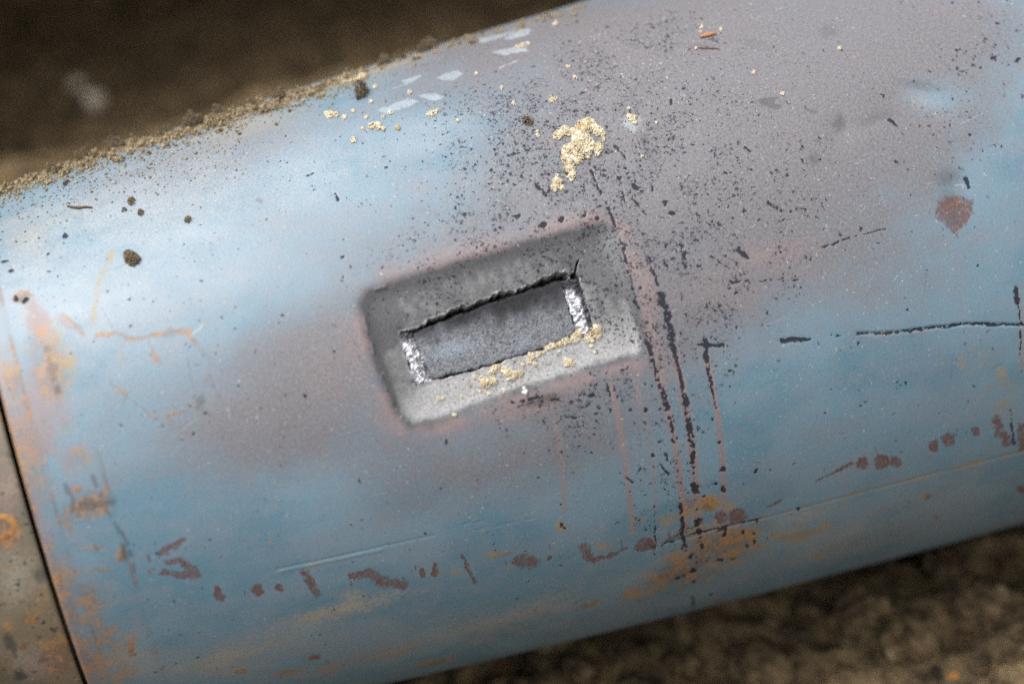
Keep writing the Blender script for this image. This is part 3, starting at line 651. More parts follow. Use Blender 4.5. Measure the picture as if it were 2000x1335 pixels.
sk.h -= (1.6 * (1 - sstep(SEAM, SEAM + 1.6, sk.uu))).astype(np.float32)       # rolled edge at the joint
# girth ring weld hidden under the drips, gentle waviness of the sheet
sk.h += (.9 * (fbm(sk.uu / 90, sk.vv / 90, 3, 2) - .5) + .10 * (fbm(sk.uu / 9, sk.vv / 9, 5, 3) - .5)).astype(np.float32)
sk.h += (-.22 * sk.L['char_shade'] - .10 * sstep(.4, .7, sk.L['chip']) + .10 * sk.L['rust'] * (sk.j1 + .5)).astype(np.float32)
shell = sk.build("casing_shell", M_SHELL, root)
tag(shell, "blue paint shell, greyed by heat round the cut and flecked with burnt specks")

def skin_h(u, v):
    i = np.clip(np.searchsorted(sk.U, u), 0, len(sk.U) - 1); j = np.clip(np.searchsorted(sk.V, v), 0, len(sk.V) - 1)
    return float(sk.h[i, j])

# ---- end collar beyond the joint, with one screw ----------------------------------------------
ck = Skin(lines((-430, -345, 8), (-345, SEAM - 1.3, .9)), drum_rows(1.2, 1.6))
for a in [(10, 1040, 52, 50, 0, .75), (30, 1000, 80, 160, -10, .25), (60, 1200, 110, 160, 0, .25), (10, 800, 40, 130, -10, .5), (110, 1280, 60, 70, 0, .5), (60, 1210, 20, 18, 0, .9), (14, 1225, 12, 10, 0, .9), (46, 1262, 16, 12, -20, .85), (120, 1290, 40, 40, -18, .6), (135, 1250, 18, 60, -18, .6), (80, 1160, 10, 8, 0, .8), (0, 1300, 50, 30, 0, .35),
          (20, 1110, 30, 12, 0, .4), (0, 780, 20, 90, -14, .6), (10, 870, 12, 60, 0, .3), (90, 1175, 8, 6, 0, .7), (40, 1070, 20, 8, 0, .5)]:
    ck.blob('rust', *a, jag=7)
for a in [(82, 1125, 20, 17, 0, .6), (20, 1258, 12, 26, -25, .8), (30, 1280, 14, 6, 40, .7), (42, 1320, 16, 14, 0, .85), (75, 1247, 5, 5, 0, .8), (107, 1232, 6, 5, 0, .9), (85, 1290, 16, 4, -30, .6), (22, 890, 10, 8, 0, .5)]:
    ck.blob('grime_shade', *a, soft=.5, jag=6)
for a in [(90, 1300, 90, 50, -10, .7), (10, 960, 60, 100, 0, .5), (100, 1100, 30, 60, -15, .4)]: ck.blob('primer', *a, jag=8)
for a in [(30, 1130, 80, 120, 0, .45), (60, 1290, 90, 60, 0, .4)]: ck.blob('dust', *a, jag=8)
ck.L['glint'] += .2; ck.L['speck'] += .1
ck.h += (-.6 + .5 * (fbm(ck.uu / 14, ck.vv / 14, 3, 3) - .5) - 1.4 * sstep(SEAM - 3.2, SEAM - 1.3, ck.uu) - .5 * ck.L['grime_shade']).astype(np.float32)
collar = ck.build("end_collar", M_COLLAR, root)
tag(collar, "olive brown end collar blotched with rust")

def disc(name, rings, c, mat, parent, seg=28, attrs=None):
    """small turned piece standing on the skin at (u, v): rings of (radius mm, height mm)"""
    V = []; 
    for r, h in rings:
        a = np.arange(seg) * 2 * math.pi / seg
        V.append(surf(c[0] + r * np.cos(a), c[1] + r * np.sin(a), h))
    V = np.concatenate(V); F = []
    for k in range(len(rings) - 1):
        for i in range(seg):
            F.append((k * seg + i, k * seg + (i + 1) % seg, (k + 1) * seg + (i + 1) % seg, (k + 1) * seg + i))
    return mesh_np(name, V, F, mat, parent, attrs=attrs)

def flat_mat(name, c0, c1, scale, rough, metal=0.0, bump=.5, bd=.0006):
    n = NT(name); a = n.noise(scale, 4, .6); b = n.noise(scale * 6, 2)
    n.bsdf(Base_Color=n.mix(n.step(a, .35, .65), c0, c1), Roughness=rough, Metallic=metal)
    n.bsdf(Normal=n.bump(n.math('ADD', a, n.math('MULTIPLY', b, .5)), bump, bd)); return n.m
M_RUST = flat_mat("orange_rust_scale", srgb(140, 92, 48), srgb(190, 138, 80), 260, .85)
M_DARKSTEEL = flat_mat("dark_pitted_steel", srgb(66, 62, 60), srgb(104, 98, 92), 400, .5, .4)
sc_c = girth([(2, 1030)])[0]
rj = lambda r: r
screw = disc("screw", [(8.5, -2.2), (8.1, -.7), (7.4, -.35), (5.4, -.3), (4.6, -.4)], sc_c, M_RUST, root)
disc("screw_recess", [(4.6, -.4), (4.2, -1.9), (2.0, -2.2), (.1, -2.2)], sc_c, M_DARKSTEEL, screw)
# dark backing behind the joint and the slot: the inner drum of the casing
ik_u = np.array([-432., -430, 898, 900]); ik_v = np.linspace(-math.pi * 185, math.pi * 185, 96, endpoint=False)
iu, iv = np.meshgrid(ik_u, ik_v, indexing='ij')
ih = np.where((iu < -431) | (iu > 899), -175.0, -30.0)
n_, m_ = iu.shape
i = np.arange(n_ - 1)[:, None] * m_; j = np.arange(m_)[None]; j1 = (j + 1) % m_
F = np.stack([i + j, i + m_ + j, i + m_ + j1, i + j1], -1).reshape(-1, 4)
mesh_np("inner_drum", surf(iu, iv, ih).reshape(-1, 3), F, M_DARKSTEEL, root)

# ---- the plate punched inward in the slot ---------------------------------------------------------
PL = girth([(806, 646), (840, 632), (905, 606), (935, 595), (990, 575), (1060, 552), (1100, 541), (1106, 553), (1118, 600), (1133, 646), (1105, 664), (1050, 684), (990, 704), (918, 725), (852, 740), (846, 740), (828, 700)])
bu0, bu1, bv0, bv1 = SLOT[:, 0].min() - 2, SLOT[:, 0].max() + 2, SLOT[:, 1].min() - 2, SLOT[:, 1].max() + 2
pu, pv = np.meshgrid(np.arange(bu0, bu1, .42), np.arange(bv0, bv1, .42), indexing='ij')
x01 = (pu - bu0) / (bu1 - bu0); y01 = (pv - bv0) / (bv1 - bv0)
ph_ = -5.6 - 1.1 * sstep(.3, 1.0, y01) + 1.2 * (2 * x01 - 1) ** 2 - .9 * np.sin(np.pi * np.clip(y01 * 1.2, 0, 1)) + .5 * (fbm(pu / 8, pv / 8, 2, 4) - .5)
sd = sdpoly(PL, pu + 1.2 * (fbm(pu / 2.4, pv / 2.4, 4, 4) - .5), pv + 2.4 * (fbm(pu / 3.0, pv / 3.0, 6, 4) - .5))
ph_ -= 2.2 * sstep(-1.0, .6, sd)
keep = sd < .5
dark_tone = np.clip(.85 * sstep(.35, 1.05, y01 + .35 * (fbm(pu / 5, pv / 9, 3, 4) - .5) + .15 * x01) + .5 * sstep(-1.2, .2, sd), 0, 1)  # shade of the plate's upper part and edges put into its colour
plate_hilite = np.clip(np.exp(-(((pu - girth([(885, 668)])[0][0]) / 16) ** 2 + ((pv - girth([(885, 680)])[0][1]) / 5.5) ** 2)) * .45 + .3 * np.exp(-(((pu - girth([(1020, 660)])[0][0]) / 8) ** 2 + ((pv - girth([(1020, 668)])[0][1]) / 4) ** 2)), 0, 1)  # soft highlights on the plate painted as paler colour
idx = np.arange(pu.size).reshape(pu.shape)
q = np.stack([idx[:-1, :-1], idx[1:, :-1], idx[1:, 1:], idx[:-1, 1:]], -1).reshape(-1, 4)
kq = keep.ravel()[q].all(1); q = q[kq]
plate = mesh_np("cut_plate", surf(pu, pv, ph_).reshape(-1, 3), q, M_PLATE, root,
                attrs={"wear_a": np.stack([dark_tone, plate_hilite, dark_tone * 0, dark_tone * 0 + 1], -1).reshape(-1, 4)})
tag(plate, "dark scorched rectangular plate pushed inward inside the slot")

# ---- torn bright ends of the slot ---------------------------------------------------------------------
def torn_end(left, right, h_l, h_r, dark_fn, label):
    """ragged bright ramp between two edges (each a list from top to bottom)"""
    def res(pts, n):
        uv = girth(pts); d = np.r_[0, np.cumsum(np.linalg.norm(np.diff(uv, axis=0), axis=1))]; tt = np.linspace(0, d[-1], n)
        return np.stack([np.interp(tt, d, uv[:, 0]), np.interp(tt, d, uv[:, 1])], -1)
    n, m = 120, 34
    L, Rr = res(left, n), res(right, n); tt = np.linspace(0, 1, m)[None, :, None]
    P = L[:, None] * (1 - tt) + Rr[:, None] * tt
    u, v = P[..., 0], P[..., 1]
    x = np.linspace(0, 1, m)[None, :]; y = np.linspace(0, 1, n)[:, None]
    hgt = h_l + (h_r - h_l) * sstep(0, 1, x) + 1.0 * np.sin(np.pi * x) + 2.0 * (fbm(u / 1.9, v / 1.5, 3, 4) - .5) + .7 * (vnoise(u / .8, v / .9, 4) - .5)
    u = u + 1.8 * (fbm(v / 2.2, v * 0 + 3 * x, 1, 3) - .5) * (abs(2 * x - 1))
    so = np.clip(dark_fn(x, y) + 0 * u, 0, 1)  # darker towards the top and outer side
    i = np.arange(n - 1)[:, None] * m; j = np.arange(m - 1)[None]
    F = np.stack([i + j, i + m + j, i + m + j + 1, i + j + 1], -1).reshape(-1, 4)
    o = mesh_np("torn_edge", surf(u, v, hgt).reshape(-1, 3), F, M_SHEAR, root,
                attrs={"wear_a": np.stack([so, so * 0, so * 0, so * 0 + 1], -1).reshape(-1, 4)})
    return tag(o, label)
torn_end([(780, 648), (790, 678), (804, 716), (814, 750)], [(808, 646), (818, 672), (834, 712), (848, 744)], -5.0, -6.4,
         lambda x, y: .75 * sstep(.22, .05, y) + .35 * sstep(.25, 0, x), "bright torn metal at the left end of the slot")
torn_end([(1096, 545), (1112, 585), (1124, 622), (1134, 650)], [(1134, 540), (1146, 580), (1156, 612), (1166, 650)], -6.4, -4.8,
         lambda x, y: .8 * sstep(.35, .08, y) + .75 * sstep(.5, .85, x), "bright torn metal at the right end of the slot")

# ----------------------------------------------------------------------------
# loose soil on the casing: every clump a thing of its own
# ----------------------------------------------------------------------------
PHI = (1 + 5 ** .5) / 2
ICO_V = np.array([(-1, PHI, 0), (1, PHI, 0), (-1, -PHI, 0), (1, -PHI, 0), (0, -1, PHI), (0, 1, PHI), (0, -1, -PHI), (0, 1, -PHI), (PHI, 0, -1), (PHI, 0, 1), (-PHI, 0, -1), (-PHI, 0, 1)]) / math.hypot(1, PHI)
ICO_F = np.array([(0, 11, 5), (0, 5, 1), (0, 1, 7), (0, 7, 10), (0, 10, 11), (1, 5, 9), (5, 11, 4), (11, 10, 2), (10, 7, 6), (7, 1, 8), (3, 9, 4), (3, 4, 2), (3, 2, 6), (3, 6, 8), (3, 8, 9), (4, 9, 5), (2, 4, 11), (6, 2, 10), (8, 6, 7), (9, 8, 1)])

def grains(name, pos, size, mat, tint=None, smooth=True):
    """pos (n,3) world metres, size (n,) metres -> one mesh of rough grains, origin at its foot"""
    n = len(pos)
    jit = 1 + .32 * (rng.random((n, 12)) - .5)
    st = 1 + .5 * (rng.random((n, 1, 3)) - .5)
    a = rng.random((n, 3)) * 6.283
    c, s = np.cos(a), np.sin(a)
    Rz = np.zeros((n, 3, 3)); Rz[:, 0, 0] = c[:, 0]; Rz[:, 0, 1] = -s[:, 0]; Rz[:, 1, 0] = s[:, 0]; Rz[:, 1, 1] = c[:, 0]; Rz[:, 2, 2] = 1
    Rx = np.zeros((n, 3, 3)); Rx[:, 0, 0] = 1; Rx[:, 1, 1] = c[:, 1]; Rx[:, 1, 2] = -s[:, 1]; Rx[:, 2, 1] = s[:, 1]; Rx[:, 2, 2] = c[:, 1]
    V = ICO_V[None] * jit[..., None] * st
    V = np.einsum('nij,nkj->nki', Rz @ Rx, V) * size[:, None, None] + pos[:, None]
    F = (ICO_F[None] + 12 * np.arange(n)[:, None, None]).reshape(-1, 3)
    t = rng.random((n, 4)) if tint is None else tint
    t = np.repeat(t[:, None], 12, 1).reshape(-1, 4)
    loc = pos.mean(0)
    return mesh_np(name, V.reshape(-1, 3), F, mat, None, smooth, loc, {"tint": t})

EDGE_X = [-40, 0, 119, 224, 315, 455, 595, 693, 860, 965, 1147]; EDGE_Y = [372, 366, 322, 287, 262, 217, 175, 140, 84, 54, 0]
def clump(name, circles, mat, label, cat, gs=(.55, 1.05), hf=.55, dens=1.0, group=None, extra=0, tintfn=None):
    """a crumbly clump filling the measured circles (x, y, r)"""
    P, Z = [], []
    for (x, y, r) in circles:
        y = max(y, float(np.interp(x, EDGE_X, EDGE_Y)) + 6)      # rest it on the skin, this side of the outline
        c = girth([(x, y)])[0]
        pu = to_px(c[0] + .5, c[1]) - to_px(c[0] - .5, c[1]); pv = to_px(c[0], c[1] + .5) - to_px(c[0], c[1] - .5)
        J = np.linalg.inv(np.stack([pu, pv], 1)); rm = r * MMPX
        n = max(6, int(dens * 9 * (rm / np.mean(gs)) ** 2))
        for _k in range(5 if r > 5 else 2):
            o_ = J @ (rng.normal(0, .38, 2) * r); o_ = np.clip(o_, -1.2 * rm, 1.2 * rm); u, v = c + o_; h = skin_h(u, v); h = -7 if h < -14 else h
            P.append(surf(u, v, h + hf * rm * .25)); Z.append(rm * rng.uniform(.32, .5))
        a = rng.random(n) * 6.283; rr = np.sqrt(rng.random(n))
        off = (np.stack([np.cos(a), np.sin(a)], -1) * (rr * r)[:, None])
        lim = 1.6 * r * MMPX
        for (o, q) in zip(off, rr):
            d = np.clip(J @ o, -lim, lim)
            u, v = c + d
            top = hf * rm * math.sqrt(max(0, 1 - q * q))
            h = skin_h(u, v)
            if h < -14: h = -7
            P.append(surf(u, v, h + .15 + top * (rng.random() ** .45))); Z.append(rng.uniform(*gs) * .5 * (1.25 - .4 * q))
    P = np.array(P).reshape(-1, 3); Z = np.array(Z) / 1000
    k = P / .004                                   # browner and paler patches within a clump
    t0 = fbm(k[:, 0] + 30, k[:, 1] + k[:, 2] + 30, 3, 2); n_ = len(P)
    ti_ = np.stack([np.clip(1.7 * t0 - .35 + .25 * rng.normal(size=n_), 0, 1), np.clip(.95 - .9 * t0 + .25 * rng.random(n_) - .1, 0, 1), t0, t0], -1)
    return tag(grains(name, P, Z, mat, ti_), label, cat, group)

SAND, SOILC = "sand clump", "soil clump"
clump("sand_clump", [(1090, 264, 10), (1102, 257, 12), (1120, 261, 11), (1135, 249, 14), (1150, 245, 15), (1169, 257, 11), (1177, 262, 6), (1135, 272, 18), (1147, 280, 13), (1127, 290, 17), (1111, 296, 15), (1144, 296, 13),
      (1168, 289, 11), (1178, 273, 5), (1166, 300, 6), (1108, 310, 13), (1129, 311, 11), (1112, 327, 12), (1118, 339, 8), (1115, 350, 5)], M_SAND, "largest yellow sand clump, sprawling above the dented rectangle", SAND, (.42, 1.0), .5, .8)
CL = [
 ([(1089, 355, 10), (1084, 365, 8), (1097, 366, 6), (1088, 342, 3)], M_SAND, "small sand clump with an orange side just below the largest yellow clump", SAND),
 ([(1158, 648, 15), (1168, 644, 12), (1150, 640, 9), (1172, 655, 8), (1155, 660, 9)], M_SAND, "bright yellow sand lump on the lower right corner of the slot", SAND),
 ([(1134, 652, 11), (1127, 660, 9), (1140, 645, 7)], M_SAND, "brownish sand lump wedged in the slot left of its lower right corner", SAND),
 ([(1110, 664, 8), (1098, 670, 7), (1085, 673, 8), (1074, 678, 6)], M_SAND, "string of sand filling the right end of the lower slot crack", SAND),
 ([(1042, 696, 7), (1056, 691, 6), (1066, 688, 4), (1035, 700, 4)], M_SAND, "sand crumbs lying along the middle of the lower slot crack", SAND),
 ([(952, 748, 11), (966, 744, 9), (945, 740, 6)], M_SAND, "orange yellow sand clump on the bright lower face of the dent", SAND),
 ([(996, 728, 10), (1006, 733, 9), (1018, 730, 7), (988, 720, 6)], M_SAND, "sand clump in the middle of the sand sprinkled below the slot", SAND),
 ([(968, 722, 7), (976, 716, 5), (960, 728, 4)], M_SAND, "loose sand crumbs just under the lower slot crack at its centre", SAND),
 ([(1115, 707, 8), (1110, 704, 5), (1121, 711, 5)], M_SAND, "single blocky sand lump on the right of the lower dent face", SAND),
 ([(690, 157, 11), (676, 160, 10), (705, 153, 11), (714, 150, 6), (668, 155, 7)], M_SAND, "wide yellow sand clump on the upper edge near the pale strokes", SAND),
 ([(647, 224, 8), (638, 224, 6), (656, 225, 6)], M_SAND, "flat yellow sand clump on pale blue paint, left of the double lump", SAND),
 ([(726, 247, 7), (738, 247, 8), (749, 253, 5)], M_SAND, "double sand lump with a pale tail on pale blue paint", SAND),
 ([(1234, 232, 8), (1228, 227, 5), (1240, 240, 5)], M_SAND, "small tan lump on the whitish scuff right of the largest sand clump", SAND),
 ([(844, 222, 6), (852, 218, 5), (836, 224, 4)], M_SAND, "ragged sand crumb among black specks below the pale strokes", SAND),
 ([(1020, 90, 6), (1030, 87, 5), (1010, 92, 4)], M_SAND, "elongated sand crumb lying on a pale stroke near the top edge", SAND),
 ([(1078, 196, 6), (1085, 193, 4)], M_SAND, "round sand crumb on grey paint above the largest sand clump", SAND),
 ([(706, 185, 12), (700, 190, 8), (712, 180, 8)], M_SOIL, "dark brown soil ball under the wide yellow clump at the upper edge", SOILC),
 ([(1028, 236, 8), (1034, 240, 6), (1024, 232, 5)], M_SOIL, "grey brown soil lump with a dark shadow left of the largest sand clump", SOILC),
 ([(257, 505, 14), (250, 498, 9), (266, 507, 9), (258, 512, 8)], M_SOIL, "round brown soil lump alone on the pale blue paint at left", SOILC),
 ([(257, 395, 8)], M_SOIL, "small dark soil lump, topmost of three close together at left", SOILC),
 ([(275, 416, 6)], M_SOIL, "small dark soil lump, lower right of three close together at left", SOILC),
 ([(243, 411, 5)], M_SOIL, "small dark soil lump, lower left of three close together at left", SOILC),
 ([(367, 429, 7)], M_SOIL, "small dark soil lump alone, right of the three close together", SOILC),
 ([(838, 78, 11), (830, 82, 9), (846, 82, 8), (820, 86, 6)], M_SOIL, "tall soil lump standing up on the top edge", SOILC),
 ([(752, 112, 9), (760, 110, 6), (744, 116, 6)], M_SOIL, "tan soil lump on the top edge left of the tall lump", SOILC),
 ([(784, 103, 7), (796, 98, 6), (772, 107, 5)], M_SOIL, "low soil ridge on the top edge between two taller lumps", SOILC),
 ([(224, 292, 12), (212, 297, 9), (238, 288, 9)], M_SOIL, "broad soil heap on the upper left edge, third from the frame", SOILC),
 ([(378, 240, 13), (364, 244, 9), (392, 236, 9)], M_SOIL, "largest soil heap on the upper left edge", SOILC),
 ([(427, 224, 11), (440, 222, 8)], M_SOIL, "peaked soil heap just right of the largest heap on the edge", SOILC),
 ([(490, 203, 9), (478, 207, 8), (500, 200, 6)], M_SOIL, "brown soil heap on the edge, second right of the largest heap", SOILC),
 ([(550, 184, 10), (538, 188, 7)], M_SOIL, "tan topped soil heap on the edge left of the wide yellow clump", SOILC),
 ([(168, 310, 10), (155, 315, 8)], M_SOIL, "low soil heap on the upper left edge, second from the frame", SOILC),
 ([(112, 338, 9), (100, 340, 8), (124, 333, 7)], M_SOIL, "rust tinged soil heap on the upper left edge nearest the frame", SOILC),
 ([(322, 262, 9), (312, 266, 7), (334, 258, 7)], M_SOIL, "low soil heap on the edge just left of the largest heap", SOILC),
]
for cs, mt, lab, cat in CL:
    gsz = (.42, 1.0) if mt is M_SAND else (.5, 1.3)
    clump("sand_clump" if mt is M_SAND else "soil_clump", cs, mt, lab, cat, gsz, .6 if mt is M_SAND else (2.7 if 'edge' in lab else .9), 1.0)
P, Z = [], []
for _ in range(230):                                  # uneven crumbs that break the outline
    x = rng.uniform(-20, 720) if rng.random() < .8 else rng.uniform(560, 1150); y0 = np.interp(x, [-40, 0, 119, 224, 315, 455, 595, 693, 860, 965, 1147], [372, 366, 322, 287, 262, 217, 175, 140, 84, 54, 0])
    c = girth([(x, y0 + 4 + abs(rng.normal(0, 9)))])[0]; R_ = rng.uniform(.9, 2.6) * (1 if rng.random() < .75 else 1.7)
    if x > 720: R_ *= .5
    for _k in range(int(14 * R_)):
        a = rng.normal(0, .45, 3) * R_
        P.append(surf(c[0] + a[0], c[1] + a[1], skin_h(*c) + abs(a[2]) + .3)); Z.append(rng.uniform(.35, .9) / 1000)
EDGE_CRUMBS = (P, Z)
# crumbs nothing tells apart
for x, y, r in [(672, 230, 5), (690, 218, 4), (716, 229, 4), (749, 229, 4), (777, 251, 5), (690, 274, 6), (733, 170, 5), (724, 199, 4), (800, 181, 5), (762, 220, 5), (709, 252, 4), (895, 236, 4)]:
    clump("sand_crumb", [(x, y, r)], M_SAND, "tiny tan crumb, one of many scattered below the upper edge clumps", "crumb", (.5, 1.0), .6, 1.2, "tiny tan crumbs near the upper edge")
for x, y, r in [(986, 763, 4), (958, 768, 4), (1025, 712, 4), (1038, 707, 5), (1048, 710, 5), (860, 779, 4), (868, 778, 3), (888, 810, 4), (1160, 676, 4), (1166, 688, 3), (930, 736, 4), (1096, 686, 3), (920, 752, 3), (905, 775, 3), (940, 764, 3)]:
    clump("sand_crumb", [(x, y, r)], M_SAND, "tiny yellow crumb, one of many strewn over the lower dent face", "crumb", (.5, 1.0), .6, 1.2, "tiny yellow crumbs on the dent")
for x, y, r in [(1110, 130, 4), (1123, 152, 4), (980, 172, 4), (1003, 202, 4), (930, 145, 4), (1050, 264, 4), (1050, 256, 3), (1282, 241, 3), (1228, 213, 3), (1370, 53, 4), (1408, 58, 4), (1368, 63, 3), (1359, 95, 3), (1472, 142, 4), (1528, 184, 4), (1640, 95, 4), (1085, 48, 6), (1110, 345, 3), (1254, 305, 3)]:
    clump("sand_crumb", [(x, y, r)], M_SAND, "tiny tan crumb, one of many strewn over the grey upper paint", "crumb", (.5, 1.0), .6, 1.2, "tiny tan crumbs on the grey paint")
clump("white_bead", [(1027, 765, 5), (1024, 758, 3)], M_WHITE, "white bead on the lower rim of the dented rectangle", "bead", (1.2, 1.8), .7, 1.4)

# uncountable grit along the top and strewn about
P, Z = EDGE_CRUMBS
edge = np.array([(-40, 372), (0, 366), (119, 322), (224, 287), (315, 262), (455, 217), (595, 175), (693, 140), (860, 84), (965, 54), (1147, 0)], float)
def strew(n, xr, dy, sz, above=-3):
    for _ in range(n):
        x = rng.uniform(*xr); y0 = np.interp(x, edge[:, 0], edge[:, 1]); y = y0 + above + abs(rng.normal(0, dy)) + 4
        c = girth([(x, y)])[0]; s_ = rng.uniform(*sz) * (1 if rng.random() < .9 else 1.7)
        P.append(surf(c[0], c[1], skin_h(*c) + s_ * .3)); Z.append(s_ * .5 / 1000)
strew(3600, (-30, 720), 15, (.4, 1.4)); strew(1100, (-30, 480), 50, (.35, 1.1)); strew(500, (600, 1150), 26, (.3, .8)); strew(380, (0, 1000), 120, (.25, .7))
for _ in range(520):
    x, y = rng.normal(1340, 190), rng.normal(110, 75)
    if 0 < y < 420:
        c = girth([(x, y)])[0]; s_ = rng.uniform(.25, .75); P.append(surf(c[0], c[1], skin_h(*c) + s_ * .25)); Z.append(s_ * .5 / 1000)
for _ in range(420):
    x, y = rng.uniform(20, 1950), rng.uniform(300, 1250)
    c = girth([(x, y)])[0]; h = skin_h(*c)
    if h < -5: continue
    s_ = rng.uniform(.2, .5); P.append(surf(c[0], c[1], h + s_ * .2)); Z.append(s_ * .5 / 1000)
for _ in range(260):
    x = rng.normal(1000, 60); y = 728 - (x - 1000) * .3 + rng.normal(6, 20)
    c = girth([(x, y)])[0]; h = skin_h(*c)
    if h < -12: continue
    s_ = rng.uniform(.35, .9); P.append(surf(c[0], c[1], h + s_ * .25)); Z.append(s_ * .5 / 1000)
o = grains("soil_grains", np.array(P), np.array(Z), M_GRIT)
tag(o, "fine tan soil grains dusted over the top of the cylinder", "soil", kind="stuff")
P, Z = [], []
for _ in range(900):
    x, y = rng.normal(1110, 170), rng.normal(300, 120)
    if not (30 < y < 640): continue
    c = girth([(x, y)])[0]; h = skin_h(*c)
    if h < -7: continue
    s_ = rng.uniform(.25, .95); P.append(surf(c[0], c[1], h + .02)); Z.append(s_ * .5 / 1000)
o = grains("burnt_flakes", np.array(P), np.array(Z), M_DARKGRIT)
tag(o, "fine black burnt flakes sprinkled above the dented rectangle", "flakes", kind="stuff")

def sliver(name, pts, w0, lift, mat, label, cat, flat=1.0):
    """a thin bent twig or scrap resting on the skin"""
    uv = girth(pts); n = len(uv); seg = 7; V = []; F = []
    ctr = [surf(u, v, skin_h(u, v) + lift) for u, v in uv]
    for k in range(n):
        a = uv[min(k + 1, n - 1)] - uv[max(k - 1, 0)]; a /= np.linalg.norm(a); nrm = np.array([-a[1], a[0]])
        w = w0 * (.35 + .65 * math.sin(math.pi * (k + .6) / (n + .2))) * rng.uniform(.85, 1.15)
        for s in range(seg):
            t = 2 * math.pi * s / seg
            o = nrm * (w * math.cos(t)); u, v = uv[k] + o
            V.append(surf(u, v, skin_h(*uv[k]) + lift + w * flat * math.sin(t)))
    for k in range(n - 1):
        for s in range(seg): F.append((k * seg + s, k * seg + (s + 1) % seg, (k + 1) * seg + (s + 1) % seg, (k + 1) * seg + s))
    t = np.tile(rng.random((1, 4)), (len(V), 1))
    F += [(0, 2, 4, 6), ((n - 1) * seg, (n - 1) * seg + 2, (n - 1) * seg + 4, (n - 1) * seg + 6)]
    V = np.array(V)
    return tag(mesh_np(name, V, F, mat, None, True, V.mean(0), {"tint": t}), label, cat)
sliver("twig", [(132, 404), (143, 407), (156, 408), (168, 406), (180, 407)], .75, .5, M_TWIG, "short dark twig lying on dusty paint at far left", "twig")
sliver("twig", [(1360, 94), (1376, 95), (1392, 95), (1404, 96)], .45, .35, M_TWIG, "thin dark twig just below the orange brown flake", "twig")
sliver("twig", [(776, 88), (790, 90), (806, 88), (818, 86)], .4, 1.6, M_TWIG, "thin twig poking out beside the tall lump on the top edge", "twig")
sliver("bark_flake", [(1367, 73), (1374, 71), (1383, 69), (1391, 67), (1397, 66)], 1.7, .8, M_FLAKE, "orange brown flake on grey paint near the top of the cylinder", "flake", .45)

# ----------------------------------------------------------------------------
# the ground: damp broken earth, and the undercut bank behind
# ----------------------------------------------------------------------------
gx = lines((-3, -.9, .12), (-.9, 1.1, .006), (1.1, 3.2, .12)); gy = lines((-3, -.45, .12), (-.45, 1.25, .006), (1.25, 2.2, .12))
GX, GY = np.meshgrid(gx, gy, indexing='ij')
def ground_z(x, y):
    wx = fbm(x / .05 + 3, y / .05 + 9, 7, 3) - .5; wy = fbm(x / .05 + 21, y / .05 + 2, 5, 3) - .5
    x = x + .07 * wx; y0_ = y; y = y + .07 * wy
    z = .050 * (fbm(x / .30 + 7, y / .30, 2, 3) - .5) + .030 * (fbm(x / .07, y / .07 + 3, 4, 3) - .5) + .012 * (fbm(x / .022, y / .022, 6, 2) - .5)
    rg = 1 - abs(2 * fbm(x / .045 + 11, y / .045, 1, 3) - 1); z += .016 * (rg - .7) + .022 * (fbm(x / .028 + 3, y / .024, 3, 4) - .5) + .009 * (fbm(x / .009, y / .009, 2, 2) - .5)
    z -= .03 * np.exp(-(y0_ / .16) ** 2)                       # bed the cylinder has pressed
    z += -.14 * sstep(.62, .95, y0_) + .012 * sstep(-.02, -.3, y0_)
    return z
GZ = ground_z(GX, GY)
idx = np.arange(GX.size).reshape(GX.shape)
F = np.stack([idx[:-1, :-1], idx[1:, :-1], idx[1:, 1:], idx[:-1, 1:]], -1).reshape(-1, 4)
tag(mesh_np("ground", np.stack([GX, GY, GZ], -1).reshape(-1, 3), F, M_EARTH), kind="structure")
# dark bank behind, extended as an added unseen ring that blocks low sky light
prof = [(.10, -.25), (.14, -.10), (.13, .02), (.10, .12), (-.02, .18), (-.18, .26), (-.25, .35), (-.22, .48), (-.14, .60), (-.08, .74), (.04, .88), (.3, .96), (1.2, .98)]  # overhang shaped to keep the bank dark
th = np.linspace(0, 2 * math.pi, 420, endpoint=False); ti = np.linspace(0, len(prof) - 1, 90)
po = np.interp(ti, range(len(prof)), [p[0] for p in prof]); pz = np.interp(ti, range(len(prof)), [p[1] for p in prof])
TH, PO = np.meshgrid(th, po, indexing='ij'); _, PZ = np.meshgrid(th, pz, indexing='ij'); _, TI = np.meshgrid(th, ti, indexing='ij')
back = sstep(-.2, .7, np.sin(TH))
PZ = np.where(PZ > 0, PZ * (.42 + .58 * back), PZ)
PO = np.where(PZ < .6, PO * (.25 + .75 * back), PO)
rad_x, rad_y = 1.75, 1.42
XX = np.cos(TH) * 6; YY = np.sin(TH) * 6
nb = fbm(XX + 20, YY + TI / 2.2 + 20, 3, 5) - .5
BX = .1 + np.cos(TH) * (rad_x + PO - .25 * nb); BY = -.22 + np.sin(TH) * (rad_y + PO - .25 * nb); BZ = PZ + .10 * (fbm(XX * 1.3 + 40, YY * 1.3 + TI / 2 + 40, 5, 4) - .5)
n_, m_ = BX.shape
i = np.arange(n_)[:, None] * m_; i1 = ((np.arange(n_) + 1) % n_)[:, None] * m_; j = np.arange(m_ - 1)[None]
F = np.stack([i + j, i1 + j, i1 + j + 1, i + j + 1], -1).reshape(-1, 4)
tag(mesh_np("bank_sky_blocker", np.stack([BX, BY, BZ], -1).reshape(-1, 3), F, M_EARTH), kind="structure")

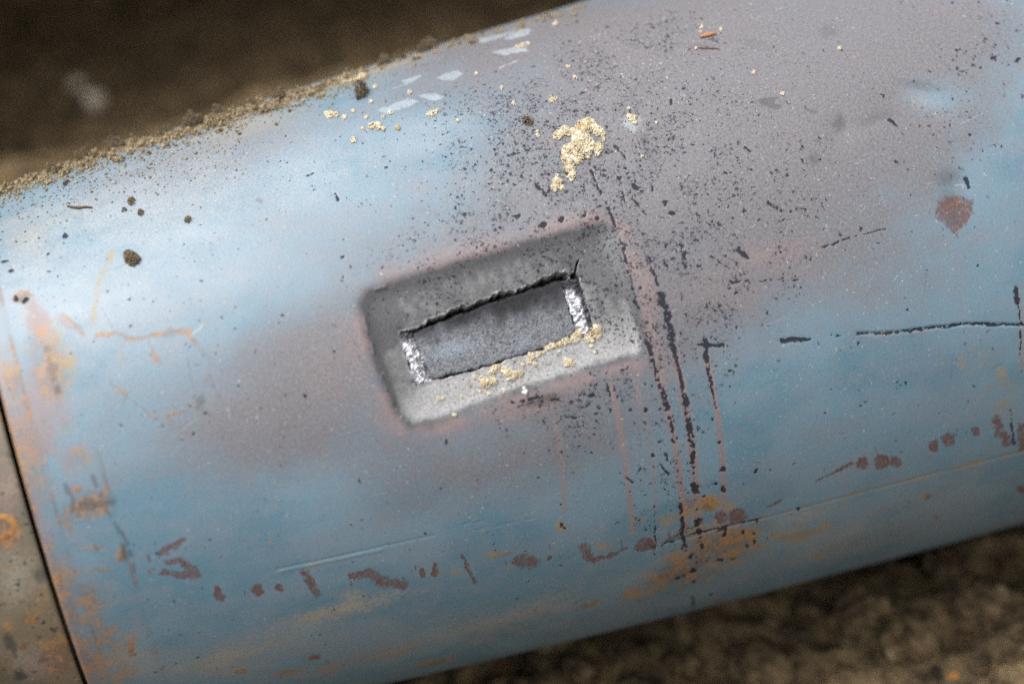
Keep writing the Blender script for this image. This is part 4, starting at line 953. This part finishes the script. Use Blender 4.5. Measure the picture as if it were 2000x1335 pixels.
def ground_at(x, y):
    """survey point on the ground plane seen at (x, y) in the photograph"""
    d = right * ((x - 1000) / F_PX) + down * ((y - 667.5) / F_PX) + fwd
    t = -CAMPOS[2] / d[2]
    for _ in range(12):
        p = CAMPOS + d * t; t += (float(ground_z(np.array(p[0]), np.array(p[1]))) - p[2]) / d[2] * .7
    return CAMPOS + d * t
def clod(name, x, y, r, mat, label, cat, squash=.7, seed=0, group=None):
    c = ground_at(x, y); n, m = 40, 24
    a = np.arange(n) * 2 * math.pi / n; b = np.linspace(-math.pi / 2, math.pi / 2, m)
    A, Bb = np.meshgrid(a, b, indexing='ij')
    D = np.stack([np.cos(A) * np.cos(Bb), np.sin(A) * np.cos(Bb), np.sin(Bb)], -1)
    k = 1 + 1.5 * (fbm(D[..., 0] * 1.5 + D[..., 2] + 9 + seed, D[..., 1] * 1.5 - D[..., 2] * 1.3 + seed * 3, seed, 5) - .5)
    rr = np.random.default_rng(seed); st = np.array([rr.uniform(.8, 1.3), rr.uniform(.8, 1.2), squash])
    V = D * k[..., None] * st * r * .8 + c - np.array([0, 0, r * squash * .15])
    i = np.arange(n)[:, None] * m; i1 = ((np.arange(n) + 1) % n)[:, None] * m; j = np.arange(m - 1)[None]
    F = np.stack([i + j, i1 + j, i1 + j + 1, i + j + 1], -1).reshape(-1, 4)
    return tag(mesh_np(name, V.reshape(-1, 3), F, mat, None, True, c), label, cat, group)
M_PEBBLE = flat_mat("pale_pebble_stone", srgb(220, 206, 182), srgb(238, 226, 206), 120, .7)
M_CLOD = soil_material("crumbled_clod"); M_OCHRE = flat_mat("orange_clay", srgb(150, 104, 58), srgb(180, 130, 76), 200, .9)
clod("pebble", 182, 196, .019, M_PEBBLE, "pale pebble out of focus on the dark soil behind the cylinder", "pebble", .8, 3)
clod("pebble", 148, 165, .010, M_PEBBLE, "smaller dim pebble touching the pale pebble behind the cylinder", "pebble", .7, 5)
for k, (x, y, r, lab) in enumerate([
    (1760, 1250, .030, "big tan soil clod at the bottom right below the cylinder"), (1570, 1185, .014, "soil clod close under the cylinder edge at right"), (1900, 1180, .022, "broad clod near the right frame edge below the cylinder"),
    (1680, 1195, .020, "grey clod between the under-edge clod and the big tan clod"), (1480, 1300, .020, "clod at the bottom frame edge left of the big tan clod"), (1330, 1290, .016, "clod at the bottom frame edge under the rust stain"),
    (1950, 1290, .024, "clod in the bottom right corner"), (1130, 1310, .013, "small clod at the bottom frame edge, leftmost of the clods"), (1840, 1110, .012, "small clod tucked under the cylinder near the right frame edge")]):
    clod("soil_clod", x, y, r, M_CLOD, lab, "soil clod", .75, 11 + k)
clod("clay_lump", 1862, 1318, .0045, M_OCHRE, "small orange clay lump at the bottom right frame edge", "clay lump", .7, 31)
print("built", len(bpy.data.objects))
